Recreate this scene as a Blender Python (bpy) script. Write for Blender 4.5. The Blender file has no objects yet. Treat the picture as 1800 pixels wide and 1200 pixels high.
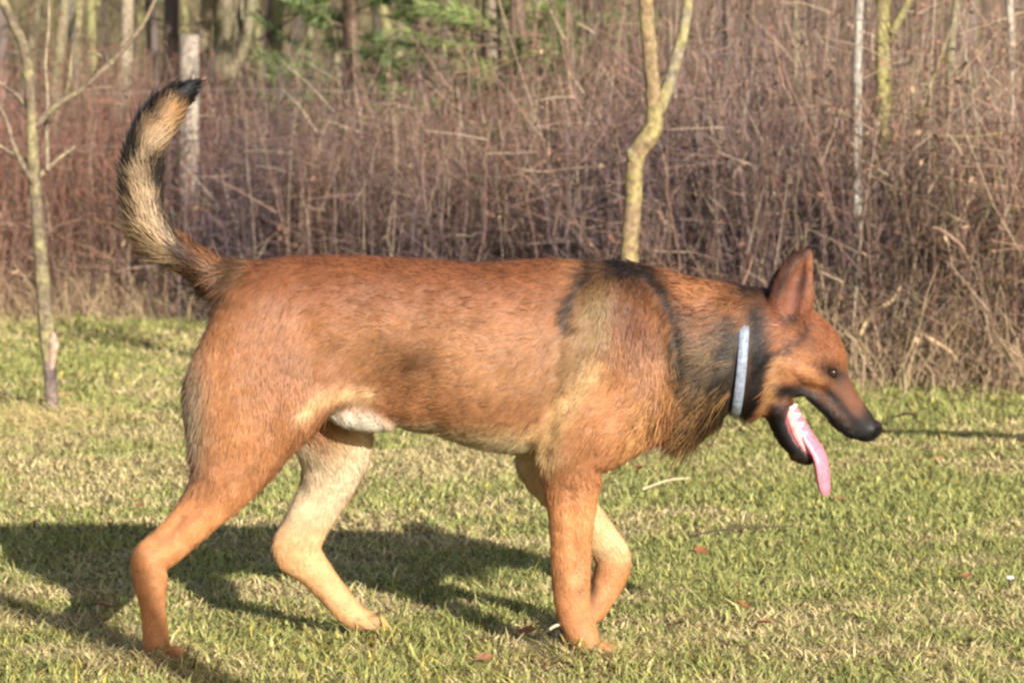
import bpy, math, random
import numpy as np
from mathutils import Vector

random.seed(7)
rng = np.random.default_rng(11)
scene = bpy.context.scene
COL = scene.collection

# ------------------------------------------------------------------ camera, sky, sun, exposure
F = 5445.0                       # focal length in photograph pixels (1800 wide)
PITCH = math.atan((600 - 262) / F)
CP, SP = math.cos(PITCH), math.sin(PITCH)
CAMH = 0.837
cam_data = bpy.data.cameras.new('camera')
cam = bpy.data.objects.new('camera', cam_data)
COL.objects.link(cam)
cam.location = (0, 0, CAMH)
cam.rotation_euler = (math.radians(90) - PITCH, 0, 0)
cam_data.sensor_fit = 'HORIZONTAL'
cam_data.sensor_width = 36
cam_data.lens = F / 1800 * 36
cam_data.clip_start = 0.05
cam_data.clip_end = 2000
cam_data.dof.use_dof = True
cam_data.dof.focus_distance = 5.02
cam_data.dof.aperture_fstop = 11.0
scene.camera = cam

SUN = Vector((0.366, -0.886, 0.342)).normalized()      # towards the sun
world = bpy.data.worlds.new('World')
scene.world = world
world.use_nodes = True
wn = world.node_tree.nodes
wn.clear()
w_out = wn.new('ShaderNodeOutputWorld')
w_bg = wn.new('ShaderNodeBackground')
w_sky = wn.new('ShaderNodeTexSky')
w_sky.sky_type = 'NISHITA'
w_sky.sun_disc = False
w_sky.sun_elevation = math.asin(SUN.z)
w_sky.sun_rotation = math.atan2(SUN.x, SUN.y)
w_sky.air_density = 1.0
w_sky.dust_density = 1.2
w_bg.inputs['Strength'].default_value = 0.085
world.node_tree.links.new(w_sky.outputs[0], w_bg.inputs[0])
world.node_tree.links.new(w_bg.outputs[0], w_out.inputs[0])

sun_data = bpy.data.lights.new('sun', 'SUN')
sun_data.energy = 5.0
sun_data.angle = math.radians(0.45)
sun_data.color = (1.0, 0.965, 0.91)
sun = bpy.data.objects.new('sun', sun_data)
COL.objects.link(sun)
sun.rotation_euler = (-SUN).to_track_quat('-Z', 'Y').to_euler()
sun.location = (6, -14, 8)

scene.view_settings.view_transform = 'Standard'
scene.view_settings.look = 'None'
scene.view_settings.gamma = 1.0
scene.view_settings.exposure = 0.68
scene.view_settings.use_curve_mapping = False
scene.render.engine = 'CYCLES'
scene.cycles.use_denoising = True
scene.cycles.max_bounces = 5
scene.cycles.diffuse_bounces = 2
scene.cycles.use_adaptive_sampling = True
scene.cycles.adaptive_threshold = 0.012
scene.cycles.sample_clamp_indirect = 3.0
scene.cycles.sample_clamp_direct = 20.0
scene.cycles.glossy_bounces = 2
scene.cycles.transmission_bounces = 2
scene.cycles.filter_width = 2.5

# ------------------------------------------------------------------ helpers
def P(px, py, Y):
    """the point at depth Y that stands at photograph pixel (px, py)"""
    u, v = (px - 900) / F, (600 - py) / F
    t = Y / (CP + v * SP)
    return np.array([t * u, Y, CAMH + t * (-SP + v * CP)])

def G(px, py):
    """ground point (z = 0) at a photograph pixel"""
    u, v = (px - 900) / F, (600 - py) / F
    t = CAMH / (SP - v * CP)
    return np.array([t * u, t * (CP + v * SP), 0.0])

def lin(c):
    c = np.asarray(c, float) / 255.0
    return np.where(c <= 0.04045, c / 12.92, ((c + 0.055) / 1.055) ** 2.4)

_NG = np.random.default_rng(5).random((32, 32, 32))
def vnoise(p, scale, seed=0):
    """smooth value noise in 0..1 at points p (n,3)"""
    q = np.asarray(p, float) * scale + seed * 7.31 + 100
    i = np.floor(q).astype(int); f = q - i; f = f * f * (3 - 2 * f)
    r = 0
    for dx in (0, 1):
        for dy in (0, 1):
            for dz in (0, 1):
                w = (f[:, 0] if dx else 1 - f[:, 0]) * (f[:, 1] if dy else 1 - f[:, 1]) * (f[:, 2] if dz else 1 - f[:, 2])
                r = r + w * _NG[(i[:, 0] + dx) % 32, (i[:, 1] + dy) % 32, (i[:, 2] + dz) % 32]
    return r

def fbm(p, scale, seed=0):
    return (vnoise(p, scale, seed) * 0.5 + vnoise(p, scale * 2.1, seed + 1) * 0.3 + vnoise(p, scale * 4.3, seed + 2) * 0.2)

def mesh_from(name, verts, loops, sizes, cols=None, smooth=True):
    """fast mesh from numpy; loops = flat vertex indices, sizes = corners per face"""
    me = bpy.data.meshes.new(name)
    verts = np.ascontiguousarray(verts, dtype=np.float32)
    loops = np.ascontiguousarray(loops, dtype=np.int32).ravel()
    sizes = np.ascontiguousarray(sizes, dtype=np.int32)
    me.vertices.add(len(verts)); me.vertices.foreach_set('co', verts.ravel())
    me.loops.add(len(loops)); me.loops.foreach_set('vertex_index', loops)
    me.polygons.add(len(sizes))
    starts = np.concatenate(([0], np.cumsum(sizes)[:-1])).astype(np.int32)
    me.polygons.foreach_set('loop_start', starts)
    me.polygons.foreach_set('loop_total', sizes)
    me.update(calc_edges=True)
    me.polygons.foreach_set('use_smooth', np.full(len(sizes), smooth, dtype=bool))
    if cols is not None:
        a = me.attributes.new('Col', 'FLOAT_COLOR', 'POINT')
        c4 = np.ones((len(verts), 4), np.float32); c4[:, :3] = cols
        a.data.foreach_set('color', c4.ravel())
    return me

def obj(name, me, mat=None, parent=None, loc=(0, 0, 0)):
    o = bpy.data.objects.new(name, me)
    COL.objects.link(o)
    o.location = loc
    if mat is not None:
        me.materials.append(mat)
    if parent is not None:
        o.parent = parent
    return o

def tag(o, label=None, cat=None, group=None, kind=None):
    if label: o['label'] = label
    if cat: o['category'] = cat
    if group: o['group'] = group
    if kind: o['kind'] = kind
    return o

def empty(name, loc):
    o = bpy.data.objects.new(name, None)
    COL.objects.link(o)
    o.location = loc
    o.empty_display_size = 0.1
    return o

def tubes(paths, radii, sides=3, cols=None):
    """paths (n,m,3), radii (n,m) -> verts, loops, sizes, cols of open tapered tubes"""
    paths = np.asarray(paths, float); radii = np.asarray(radii, float)
    n, m, _ = paths.shape
    tan = np.gradient(paths, axis=1)
    tan /= np.linalg.norm(tan, axis=2, keepdims=True) + 1e-9
    ref = np.where(np.abs(tan[:, :1, 2:3]) > 0.9, np.array([1.0, 0, 0]), np.array([0, 0, 1.0]))
    ref = np.broadcast_to(ref, tan.shape)
    a = np.cross(tan, ref); a /= np.linalg.norm(a, axis=2, keepdims=True) + 1e-9
    b = np.cross(tan, a)
    ang = np.arange(sides) / sides * 2 * math.pi
    ring = a[:, :, None, :] * np.cos(ang)[None, None, :, None] + b[:, :, None, :] * np.sin(ang)[None, None, :, None]
    v = paths[:, :, None, :] + ring * radii[:, :, None, None]
    v = v.reshape(-1, 3)
    base = (np.arange(n) * m * sides)[:, None, None] + (np.arange(m - 1) * sides)[None, :, None]
    j = np.arange(sides)[None, None, :]; j2 = (j + 1) % sides
    q = np.stack([base + j, base + j2, base + sides + j2, base + sides + j], axis=-1).reshape(-1, 4)
    c = None
    if cols is not None:
        cols = np.asarray(cols, float)
        if cols.ndim == 2:
            c = np.repeat(cols, m * sides, axis=0)
        else:
            c = np.repeat(cols.reshape(-1, 3), sides, axis=0)
    return v, q.ravel(), np.full(len(q), 4), c

def merge(parts):
    vs, ls, ss, cs, off = [], [], [], [], 0
    for v, l, s, c in parts:
        vs.append(v); ls.append(np.asarray(l) + off); ss.append(s); cs.append(c); off += len(v)
    return np.concatenate(vs), np.concatenate(ls), np.concatenate(ss), (np.concatenate(cs) if cs[0] is not None else None)

# ------------------------------------------------------------------ materials
def new_mat(name):
    m = bpy.data.materials.new(name); m.use_nodes = True
    nt = m.node_tree
    return m, nt, nt.nodes['Principled BSDF']

def attr_mat(name, rough=0.75, spec=0.2, noise=None, transl=0.0, bump=0.0):
    m, nt, b = new_mat(name)
    a = nt.nodes.new('ShaderNodeAttribute'); a.attribute_name = 'Col'
    src = a.outputs['Color']
    if noise:
        tx = nt.nodes.new('ShaderNodeTexCoord')
        nz = nt.nodes.new('ShaderNodeTexNoise'); nz.inputs['Scale'].default_value = noise[0]
        nz.inputs['Detail'].default_value = 4
        nt.links.new(tx.outputs['Object'], nz.inputs['Vector'])
        mr = nt.nodes.new('ShaderNodeMapRange')
        mr.inputs['From Min'].default_value = 0.3; mr.inputs['From Max'].default_value = 0.7
        mr.inputs['To Min'].default_value = 1 - noise[1]; mr.inputs['To Max'].default_value = 1 + noise[1]
        nt.links.new(nz.outputs['Fac'], mr.inputs['Value'])
        mx = nt.nodes.new('ShaderNodeVectorMath'); mx.operation = 'SCALE'
        nt.links.new(src, mx.inputs[0]); nt.links.new(mr.outputs[0], mx.inputs['Scale'])
        src = mx.outputs[0]
        if bump:
            bp = nt.nodes.new('ShaderNodeBump'); bp.inputs['Strength'].default_value = bump
            bp.inputs['Distance'].default_value = 0.006
            nt.links.new(nz.outputs['Fac'], bp.inputs['Height'])
            nt.links.new(bp.outputs[0], b.inputs['Normal'])
    nt.links.new(src, b.inputs['Base Color'])
    b.inputs['Roughness'].default_value = rough
    b.inputs['Specular IOR Level'].default_value = spec
    if transl:
        tr = nt.nodes.new('ShaderNodeBsdfTranslucent')
        nt.links.new(src, tr.inputs['Color'])
        mixs = nt.nodes.new('ShaderNodeMixShader'); mixs.inputs[0].default_value = transl
        out = nt.nodes['Material Output']
        nt.links.new(b.outputs[0], mixs.inputs[1]); nt.links.new(tr.outputs[0], mixs.inputs[2])
        nt.links.new(mixs.outputs[0], out.inputs['Surface'])
    return m

def plain_mat(name, rgb, rough=0.5, spec=0.4, noise=None, metal=0.0, bump=0.0):
    m, nt, b = new_mat(name)
    c = lin(rgb)
    b.inputs['Base Color'].default_value = (*c, 1)
    b.inputs['Roughness'].default_value = rough
    b.inputs['Specular IOR Level'].default_value = spec
    b.inputs['Metallic'].default_value = metal
    if noise:
        tx = nt.nodes.new('ShaderNodeTexCoord')
        nz = nt.nodes.new('ShaderNodeTexNoise'); nz.inputs['Scale'].default_value = noise[0]
        nz.inputs['Detail'].default_value = 5
        nt.links.new(tx.outputs['Object'], nz.inputs['Vector'])
        cr = nt.nodes.new('ShaderNodeValToRGB')
        cr.color_ramp.elements[0].position = 0.3; cr.color_ramp.elements[1].position = 0.7
        cr.color_ramp.elements[0].color = (*lin(noise[1]), 1); cr.color_ramp.elements[1].color = (*c, 1)
        nt.links.new(nz.outputs['Fac'], cr.inputs['Fac'])
        nt.links.new(cr.outputs[0], b.inputs['Base Color'])
        if bump:
            bp = nt.nodes.new('ShaderNodeBump'); bp.inputs['Strength'].default_value = bump
            bp.inputs['Distance'].default_value = 0.004
            nt.links.new(nz.outputs['Fac'], bp.inputs['Height'])
            nt.links.new(bp.outputs[0], b.inputs['Normal'])
    return m

M_grass = attr_mat('grass_blades', 0.65, 0.2, transl=0.12)
M_twig = attr_mat('twigs', 0.8, 0.15)
M_bark = attr_mat('bark', 0.85, 0.12, noise=(55, 0.45), bump=0.6)
M_needles = attr_mat('evergreen_needles', 0.55, 0.3, transl=0.2)
M_leaf = attr_mat('dead_leaf', 0.7, 0.2, transl=0.2)

# ------------------------------------------------------------------ the ground
def ground_height(x, y):
    s = np.clip((y - 27) / 40, 0, 1); s = s * s * (3 - 2 * s)
    d = np.clip((y - 67) / 200, 0, 1)
    return 6.5 * s + 10 * d + 0.0 * x

xs = np.concatenate([-np.geomspace(600, 8, 22), np.linspace(-7, 7, 57), np.geomspace(8, 600, 22)])
ys = np.concatenate([-np.geomspace(300, 3, 14), np.linspace(-2, 26, 113), np.geomspace(27, 700, 40)])
gx, gy = np.meshgrid(xs, ys)
gz = ground_height(gx, gy)
gv = np.stack([gx, gy, gz], -1).reshape(-1, 3)
near = (np.abs(gv[:, 0]) < 7) & (gv[:, 1] > -2) & (gv[:, 1] < 26)
gv[near, 2] += (vnoise(gv[near] * [1, 1, 0], 1.6, 3) - 0.5) * 0.016
nx_, ny_ = len(xs), len(ys)
ii = (np.arange(ny_ - 1)[:, None] * nx_ + np.arange(nx_ - 1)[None, :]).ravel()
gq = np.stack([ii, ii + 1, ii + 1 + nx_, ii + nx_], -1)
m_ground, nt, b = new_mat('lawn_soil')
tx = nt.nodes.new('ShaderNodeTexCoord')
n1 = nt.nodes.new('ShaderNodeTexNoise'); n1.inputs['Scale'].default_value = 2.2; n1.inputs['Detail'].default_value = 6
n2 = nt.nodes.new('ShaderNodeTexNoise'); n2.inputs['Scale'].default_value = 60; n2.inputs['Detail'].default_value = 5
nt.links.new(tx.outputs['Object'], n1.inputs['Vector']); nt.links.new(tx.outputs['Object'], n2.inputs['Vector'])
r1 = nt.nodes.new('ShaderNodeValToRGB'); r2 = nt.nodes.new('ShaderNodeValToRGB')
r1.color_ramp.elements[0].position = 0.35; r1.color_ramp.elements[0].color = (*lin((126, 122, 78)), 1)
r1.color_ramp.elements[1].position = 0.65; r1.color_ramp.elements[1].color = (*lin((166, 148, 106)), 1)
r2.color_ramp.elements[0].position = 0.3; r2.color_ramp.elements[0].color = (0.35, 0.35, 0.33, 1)
r2.color_ramp.elements[1].position = 0.7; r2.color_ramp.elements[1].color = (1.1, 1.05, 0.95, 1)
nt.links.new(n1.outputs['Fac'], r1.inputs['Fac']); nt.links.new(n2.outputs['Fac'], r2.inputs['Fac'])
mx = nt.nodes.new('ShaderNodeMix'); mx.data_type = 'RGBA'; mx.blend_type = 'MULTIPLY'; mx.inputs['Factor'].default_value = 1
nt.links.new(r1.outputs[0], mx.inputs['A']); nt.links.new(r2.outputs[0], mx.inputs['B'])
nt.links.new(mx.outputs['Result'], b.inputs['Base Color'])
b.inputs['Roughness'].default_value = 0.95
bp = nt.nodes.new('ShaderNodeBump'); bp.inputs['Distance'].default_value = 0.01
nt.links.new(n2.outputs['Fac'], bp.inputs['Height']); nt.links.new(bp.outputs[0], b.inputs['Normal'])
tag(obj('ground', mesh_from('ground', gv, gq, np.full(len(gq), 4)), m_ground), kind='structure',
    label='grassy ground sloping up into the wood')

def ground_z(p):
    """height of the lawn at points (n,2)"""
    q = np.zeros((len(p), 3)); q[:, :2] = p
    z = ground_height(q[:, 0], q[:, 1])
    nearm = (np.abs(q[:, 0]) < 7) & (q[:, 1] > -2) & (q[:, 1] < 26)
    z = z + np.where(nearm, (vnoise(q, 1.6, 3) - 0.5) * 0.016, 0)
    return z

# ------------------------------------------------------------------ thicket edge line
def front(x):
    """depth at which the thicket begins for a given x (it runs diagonally, nearer on the right)"""
    x = np.asarray(x, float)
    return np.interp(x, [-8, -2.6, -1.6, 0.0, 1.1, 1.9, 3.5, 8], [16.6, 15.6, 15.2, 12.7, 11.0, 10.6, 10.3, 9.4])

# ------------------------------------------------------------------ lawn grass
def lawn():
    zones = [(4.2, 6.6, 15500, 1.0), (6.6, 9.2, 7800, 1.25), (9.2, 12.5, 3600, 1.7), (12.5, 17.0, 1700, 2.2)]
    V, L, S, C = [], [], [], []
    parts = []
    for y0, y1, dens, wf in zones:
        xh0 = 900 / F * y1 + 0.7
        n = int(2 * xh0 * (y1 - y0) * dens)
        x = rng.uniform(-xh0, xh0, n); y = rng.uniform(y0, y1, n)
        sg = G(1152, 790)
        keep = (y < front(x) + 0.7) & ((((x - sg[0]) / .075) ** 2 + ((y - sg[1]) / .16) ** 2) > rng.uniform(.5, 1.3, n))
        x, y = x[keep], y[keep]; n = len(x)
        p = np.stack([x, y, np.zeros(n)], -1)
        big = fbm(p, 1.3, 4)
        mid = fbm(p, 6.0, 9)
        tuft = fbm(p, 14.0, 21)
        z = ground_z(p[:, :2])
        # straw, green and yellow-green kinds
        green_w = np.clip((big - 0.45) * 4.4 + (mid - 0.5) * 3.6 + 0.37 - np.where((y < 5.5) & (x < .4), .1, 0) + np.clip(x * .26, -.18, .3), 0.05, 0.9)
        for (gx_, gy_, r_) in ((205, 790, .16), (1530, 905, .3), (1640, 900, .35), (150, 610, .5), (1400, 760, .3), (1700, 690, .6), (1000, 900, .2)):
            g = G(gx_, gy_); d2 = ((x - g[0]) ** 2 + ((y - g[1]) * 0.55) ** 2) / r_ ** 2
            green_w = np.clip(green_w + 0.5 * np.exp(-d2 * 2), 0, 0.97)
        for (gx_, gy_, r_) in ((60, 740, .22), (250, 840, .3), (780, 840, .3), (60, 900, .25), (1330, 830, .2)):
            g = G(gx_, gy_); d2 = ((x - g[0]) ** 2 + ((y - g[1]) * 0.55) ** 2) / r_ ** 2
            green_w = np.clip(green_w - 0.55 * np.exp(-d2 * 2), 0.03, 1)
        u = rng.random(n)
        is_green = u < green_w
        yel = rng.random(n)
        cg = lin((136, 142, 78))[None] * (1 - yel[:, None]) + lin((186, 180, 110))[None] * yel[:, None]
        cs = lin((186, 166, 112))[None] * (1 - yel[:, None]) + lin((228, 206, 150))[None] * yel[:, None]
        ybr = (rng.random(n) < np.where((y < 5.3) & (x < 0.35), 0.10, 0.02))
        cg[ybr] = lin((198, 178, 88))
        c = np.where(is_green[:, None], cg, cs) * rng.uniform(0.74, 1.16, n)[:, None]
        deep = rng.random(n) < 0.05
        c[deep] = lin((92, 70, 44)) * rng.uniform(.7, 1.1, deep.sum())[:, None]
        h = rng.uniform(0.010, 0.025, n) * (0.35 + 1.45 * tuft) * np.where(is_green, 1.1, 0.95)
        h *= np.where(y < 5.2, 1.15, 1.0)
        for fx, fy in ((285, 1168), (1050, 1164), (650, 1132)):
            g = G(fx, fy); h *= 1 + 1.15 * np.exp(-((x - g[0]) ** 2 + (y - g[1] + .03) ** 2) / .085 ** 2)
        tall = rng.random(n) < 0.012
        h[tall] *= 1.7
        if y0 > 9:
            h *= 1.35
        lean = np.where(is_green, rng.uniform(0.3, 2.3, n), rng.uniform(0.7, 3.2, n))
        az = rng.uniform(0, 2 * math.pi, n)
        d = np.stack([np.cos(az), np.sin(az), np.zeros(n)], -1)
        wd = rng.uniform(0.0012, 0.0028, n) * wf
        az2 = az + rng.uniform(-0.9, 0.9, n) + math.pi / 2
        side = np.stack([np.cos(az2), np.sin(az2), np.zeros(n)], -1) * wd[:, None]
        root = np.stack([x, y, z - 0.002], -1)
        up = np.array([0, 0, 1.0])[None]
        midp = root + up * (h * 0.62)[:, None] + d * (h * lean * 0.35)[:, None]
        tip = root + up * (h * np.where(lean > 1.6, 0.6, 1.0))[:, None] + d * (h * lean)[:, None]
        v = np.stack([root - side, root + side, midp + side * .8, midp - side * .8, tip], 1).reshape(-1, 3)
        k = np.arange(n)[:, None] * 5
        lq = np.concatenate([k, k + 1, k + 2, k + 3, k + 3, k + 2, k + 4], 1).ravel()
        ls = np.tile([4, 3], n)
        cv = np.repeat(c, 5, axis=0)
        cv = cv.reshape(n, 5, 3); cv[:, :2] *= 0.88; cv = cv.reshape(-1, 3)
        parts.append((v, lq, ls, cv))
    v, l, s, c = merge(parts)
    return mesh_from('lawn_grass', v, l, s, c, smooth=False)

tag(obj('lawn_grass', lawn(), M_grass), 'short winter lawn of mixed green blades and pale straw', 'grass', kind='stuff')

# ------------------------------------------------------------------ thicket of bare shrubs
def wander(root, direction, length, m, amp):
    n = len(root)
    t = np.linspace(0, 1, m)
    p = root[:, None, :] + direction[:, None, :] * (length[:, None] * t[None])[:, :, None]
    j = rng.normal(0, 1, (n, m, 3)); j[:, 0] = 0
    j = np.cumsum(j, axis=1) / math.sqrt(m)
    return p + j * (amp * length)[:, None, None] if np.ndim(amp) else p + j * amp * length[:, None, None]

def thicket():
    parts = []
    def palette(p, n):
        nz = fbm(p * [1, 1, 1], 1.1, 31); nz2 = fbm(p, 3.2, 35)
        base = lin((128, 100, 89))[None] * (1 - nz2[:, None]) + lin((178, 140, 116))[None] * nz2[:, None]
        purp = lin((114, 98, 102))[None]; tan = lin((196, 172, 146))[None]; red = lin((160, 112, 94))[None]; olive = lin((160, 146, 96))[None]
        w = np.clip((0.52 - nz) * 5, 0, 0.9)[:, None]
        c = base * (1 - w) + purp * w
        u = rng.random(n)
        wt = (u < 0.13 + np.clip((p[:, 0] - .6) * .14, 0, .2))[:, None]; c = np.where(wt, tan * rng.uniform(.8, 1.15, n)[:, None], c)
        lf = np.clip((-p[:, 0] - 1.3) * 0.7, 0, 0.5) * np.clip((p[:, 2] - 0.35) * 3, 0, 1)
        wr = (rng.random(n) < lf)[:, None]; c = np.where(wr, red * rng.uniform(.75, 1.15, n)[:, None], c)
        ol = np.clip((p[:, 0] - 1.2) * 0.2, 0, 0.22)
        wo = (rng.random(n) < ol)[:, None]; c = np.where(wo, olive, c)
        return c * (rng.uniform(0.22, 1.35, n) * np.clip(.62 + 1.5 * (fbm(p, 2.2, 37) - .32), .5, 1.15))[:, None]
    # stems: gathered in clumps so that dark gaps open between them
    nc = 690
    cx = rng.uniform(-5.2, 4.6, nc)
    cdep = rng.exponential(1.5, nc).clip(0, 7)
    ch = np.where(cx > 0.2, rng.uniform(0.95, 1.6, nc), rng.uniform(0.85, 1.4, nc)) * np.interp(cdep, [0, .5, 2, 7], [0.72, 0.95, 1.05, 1.25])
    per = 17
    n = nc * per
    ci = np.repeat(np.arange(nc), per)
    x = cx[ci] + rng.normal(0, 0.16, n); y = front(cx[ci]) + cdep[ci] + rng.normal(0, 0.16, n)
    root = np.stack([x, y, ground_z(np.stack([x, y], -1)) - 0.02], -1)
    az = rng.uniform(0, 2 * math.pi, n); tilt = np.abs(rng.normal(0, 0.2, n))
    d = np.stack([np.cos(az) * np.sin(tilt), np.sin(az) * np.sin(tilt), np.cos(tilt)], -1)
    ln = ch[ci] * rng.uniform(0.6, 1.12, n)
    path = wander(root, d, ln, 6, 0.055)
    r = (rng.uniform(0.0015, 0.0042, n)[:, None]) * np.linspace(1, 0.3, 6)[None]
    midp = path[:, 3]
    c = palette(midp, n)
    c3 = np.repeat(c[:, None, :], 6, 1)
    parts.append(tubes(path, r, 3, c3))
    # side twigs
    k = 5
    si = np.repeat(np.arange(n), k); nt_ = n * k; twig_r = 1
    f = rng.uniform(0.25, 1.0, nt_) * 4.99
    i0 = f.astype(int); ff = (f - i0)[:, None]
    st = path[si, i0] * (1 - ff) + path[si, i0 + 1] * ff
    az = rng.uniform(0, 2 * math.pi, nt_); el = rng.uniform(-0.3, 1.4, nt_)
    d = np.stack([np.cos(az) * np.cos(el), np.sin(az) * np.cos(el), np.sin(el)], -1)
    ln = rng.uniform(0.08, 0.34, nt_)
    tp = wander(st, d, ln, 3, 0.08)
    r = (rng.uniform(0.001, 0.0026, nt_)[:, None]) * np.linspace(1, 0.5, 3)[None]
    c = palette(tp[:, 2], nt_) * np.where(rng.random(nt_) < .12, 1.5, 1.0)[:, None]
    parts.append(tubes(tp, r, 3, np.repeat(c[:, None, :], 3, 1)))
    # dead leaves still hanging
    nl = 42000
    sel = rng.integers(0, nt_, nl)
    lp = tp[sel, rng.integers(1, 3, nl)]
    a = rng.normal(0, 1, (nl, 3)); a /= np.linalg.norm(a, axis=1)[:, None]
    bb = np.cross(a, rng.normal(0, 1, (nl, 3))); bb /= np.linalg.norm(bb, axis=1)[:, None] + 1e-9
    sz = rng.uniform(0.005, 0.019, nl)[:, None]
    lv = np.stack([lp, lp + a * sz + bb * sz * .5, lp + a * sz * 2, lp + a * sz - bb * sz * .5], 1).reshape(-1, 3)
    lc = palette(lp, nl) * np.array([.78, .66, .58])[None]
    k4 = np.arange(nl)[:, None] * 4
    parts.append((lv, (k4 + np.arange(4)[None]).ravel(), np.full(nl, 4), np.repeat(lc, 4, 0)))
    v, l, s, c = merge(parts)
    return mesh_from('bare_thicket', v, l, s, c)

tag(obj('bare_thicket', thicket(), M_twig), 'dense tangle of bare brown and purplish shrubs along the lawn edge', 'thicket', kind='stuff')

# dry standing stalks and matted old grass at the thicket's foot
def dry_grass():
    parts = []
    n = 7500
    x = rng.uniform(-5, 4.6, n)
    off = rng.normal(0.12, 0.28, n)
    y = front(x) + off
    root = np.stack([x, y, ground_z(np.stack([x, y], -1)) - 0.01], -1)
    az = rng.uniform(0, 2 * math.pi, n); tilt = np.abs(rng.normal(0, 0.38, n))
    d = np.stack([np.cos(az) * np.sin(tilt), np.sin(az) * np.sin(tilt), np.cos(tilt)], -1)
    patch = fbm(root, 2.0, 51)
    ln = rng.uniform(0.10, 0.34, n) * (0.4 + 1.1 * patch) * np.where(x > 0.6, 1.4, 1.0)
    path = wander(root, d, ln, 5, 0.09)
    path[:, :, 2] = np.maximum(path[:, :, 2], 0.004)
    bend = np.linspace(0, 1, 5) ** 2
    path[:, :, 0] += bend[None] * rng.normal(0, 0.09, n)[:, None]
    path[:, :, 2] -= bend[None] * (ln * rng.uniform(0, .35, n))[:, None]
    r = rng.uniform(0.0013, 0.0032, n)[:, None] * np.linspace(1, 0.35, 5)[None]
    u = rng.random(n)[:, None]
    c = lin((166, 138, 108))[None] * (1 - u) + lin((214, 186, 146))[None] * u
    c *= rng.uniform(0.5, .98, n)[:, None]
    parts.append(tubes(path, r, 3, np.repeat(c[:, None], 5, 1)))
    # tufts of long straw at the foot of the young tree on the left
    n = 700
    g = G(60, 745)
    x = g[0] + rng.normal(0, 0.13, n); y = g[1] + rng.normal(0, 0.25, n)
    root = np.stack([x, y, ground_z(np.stack([x, y], -1)) - 0.005], -1)
    az = rng.uniform(0, 2 * math.pi, n); tilt = rng.uniform(0.5, 1.3, n)
    d = np.stack([np.cos(az) * np.sin(tilt), np.sin(az) * np.sin(tilt), np.cos(tilt)], -1)
    ln = rng.uniform(0.05, 0.16, n)
    path = wander(root, d, ln, 5, 0.08)
    path[:, :, 2] = np.maximum(path[:, :, 2] - bend[None] * (ln * .4)[:, None], 0.006)
    r = rng.uniform(0.0009, 0.0018, n)[:, None] * np.linspace(1, 0.4, 5)[None]
    u = rng.random(n)[:, None]
    c = lin((178, 150, 98))[None] * (1 - u) + lin((222, 196, 140))[None] * u
    parts.append(tubes(path, r, 3, np.repeat(c[:, None], 5, 1)))
    v, l, s, c = merge(parts)
    return mesh_from('dry_grass', v, l, s, c)

tag(obj('dry_grass', dry_grass(), M_twig), 'tan dry stalks and old grass fringing the thicket', 'dry grass', kind='stuff')

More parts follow.
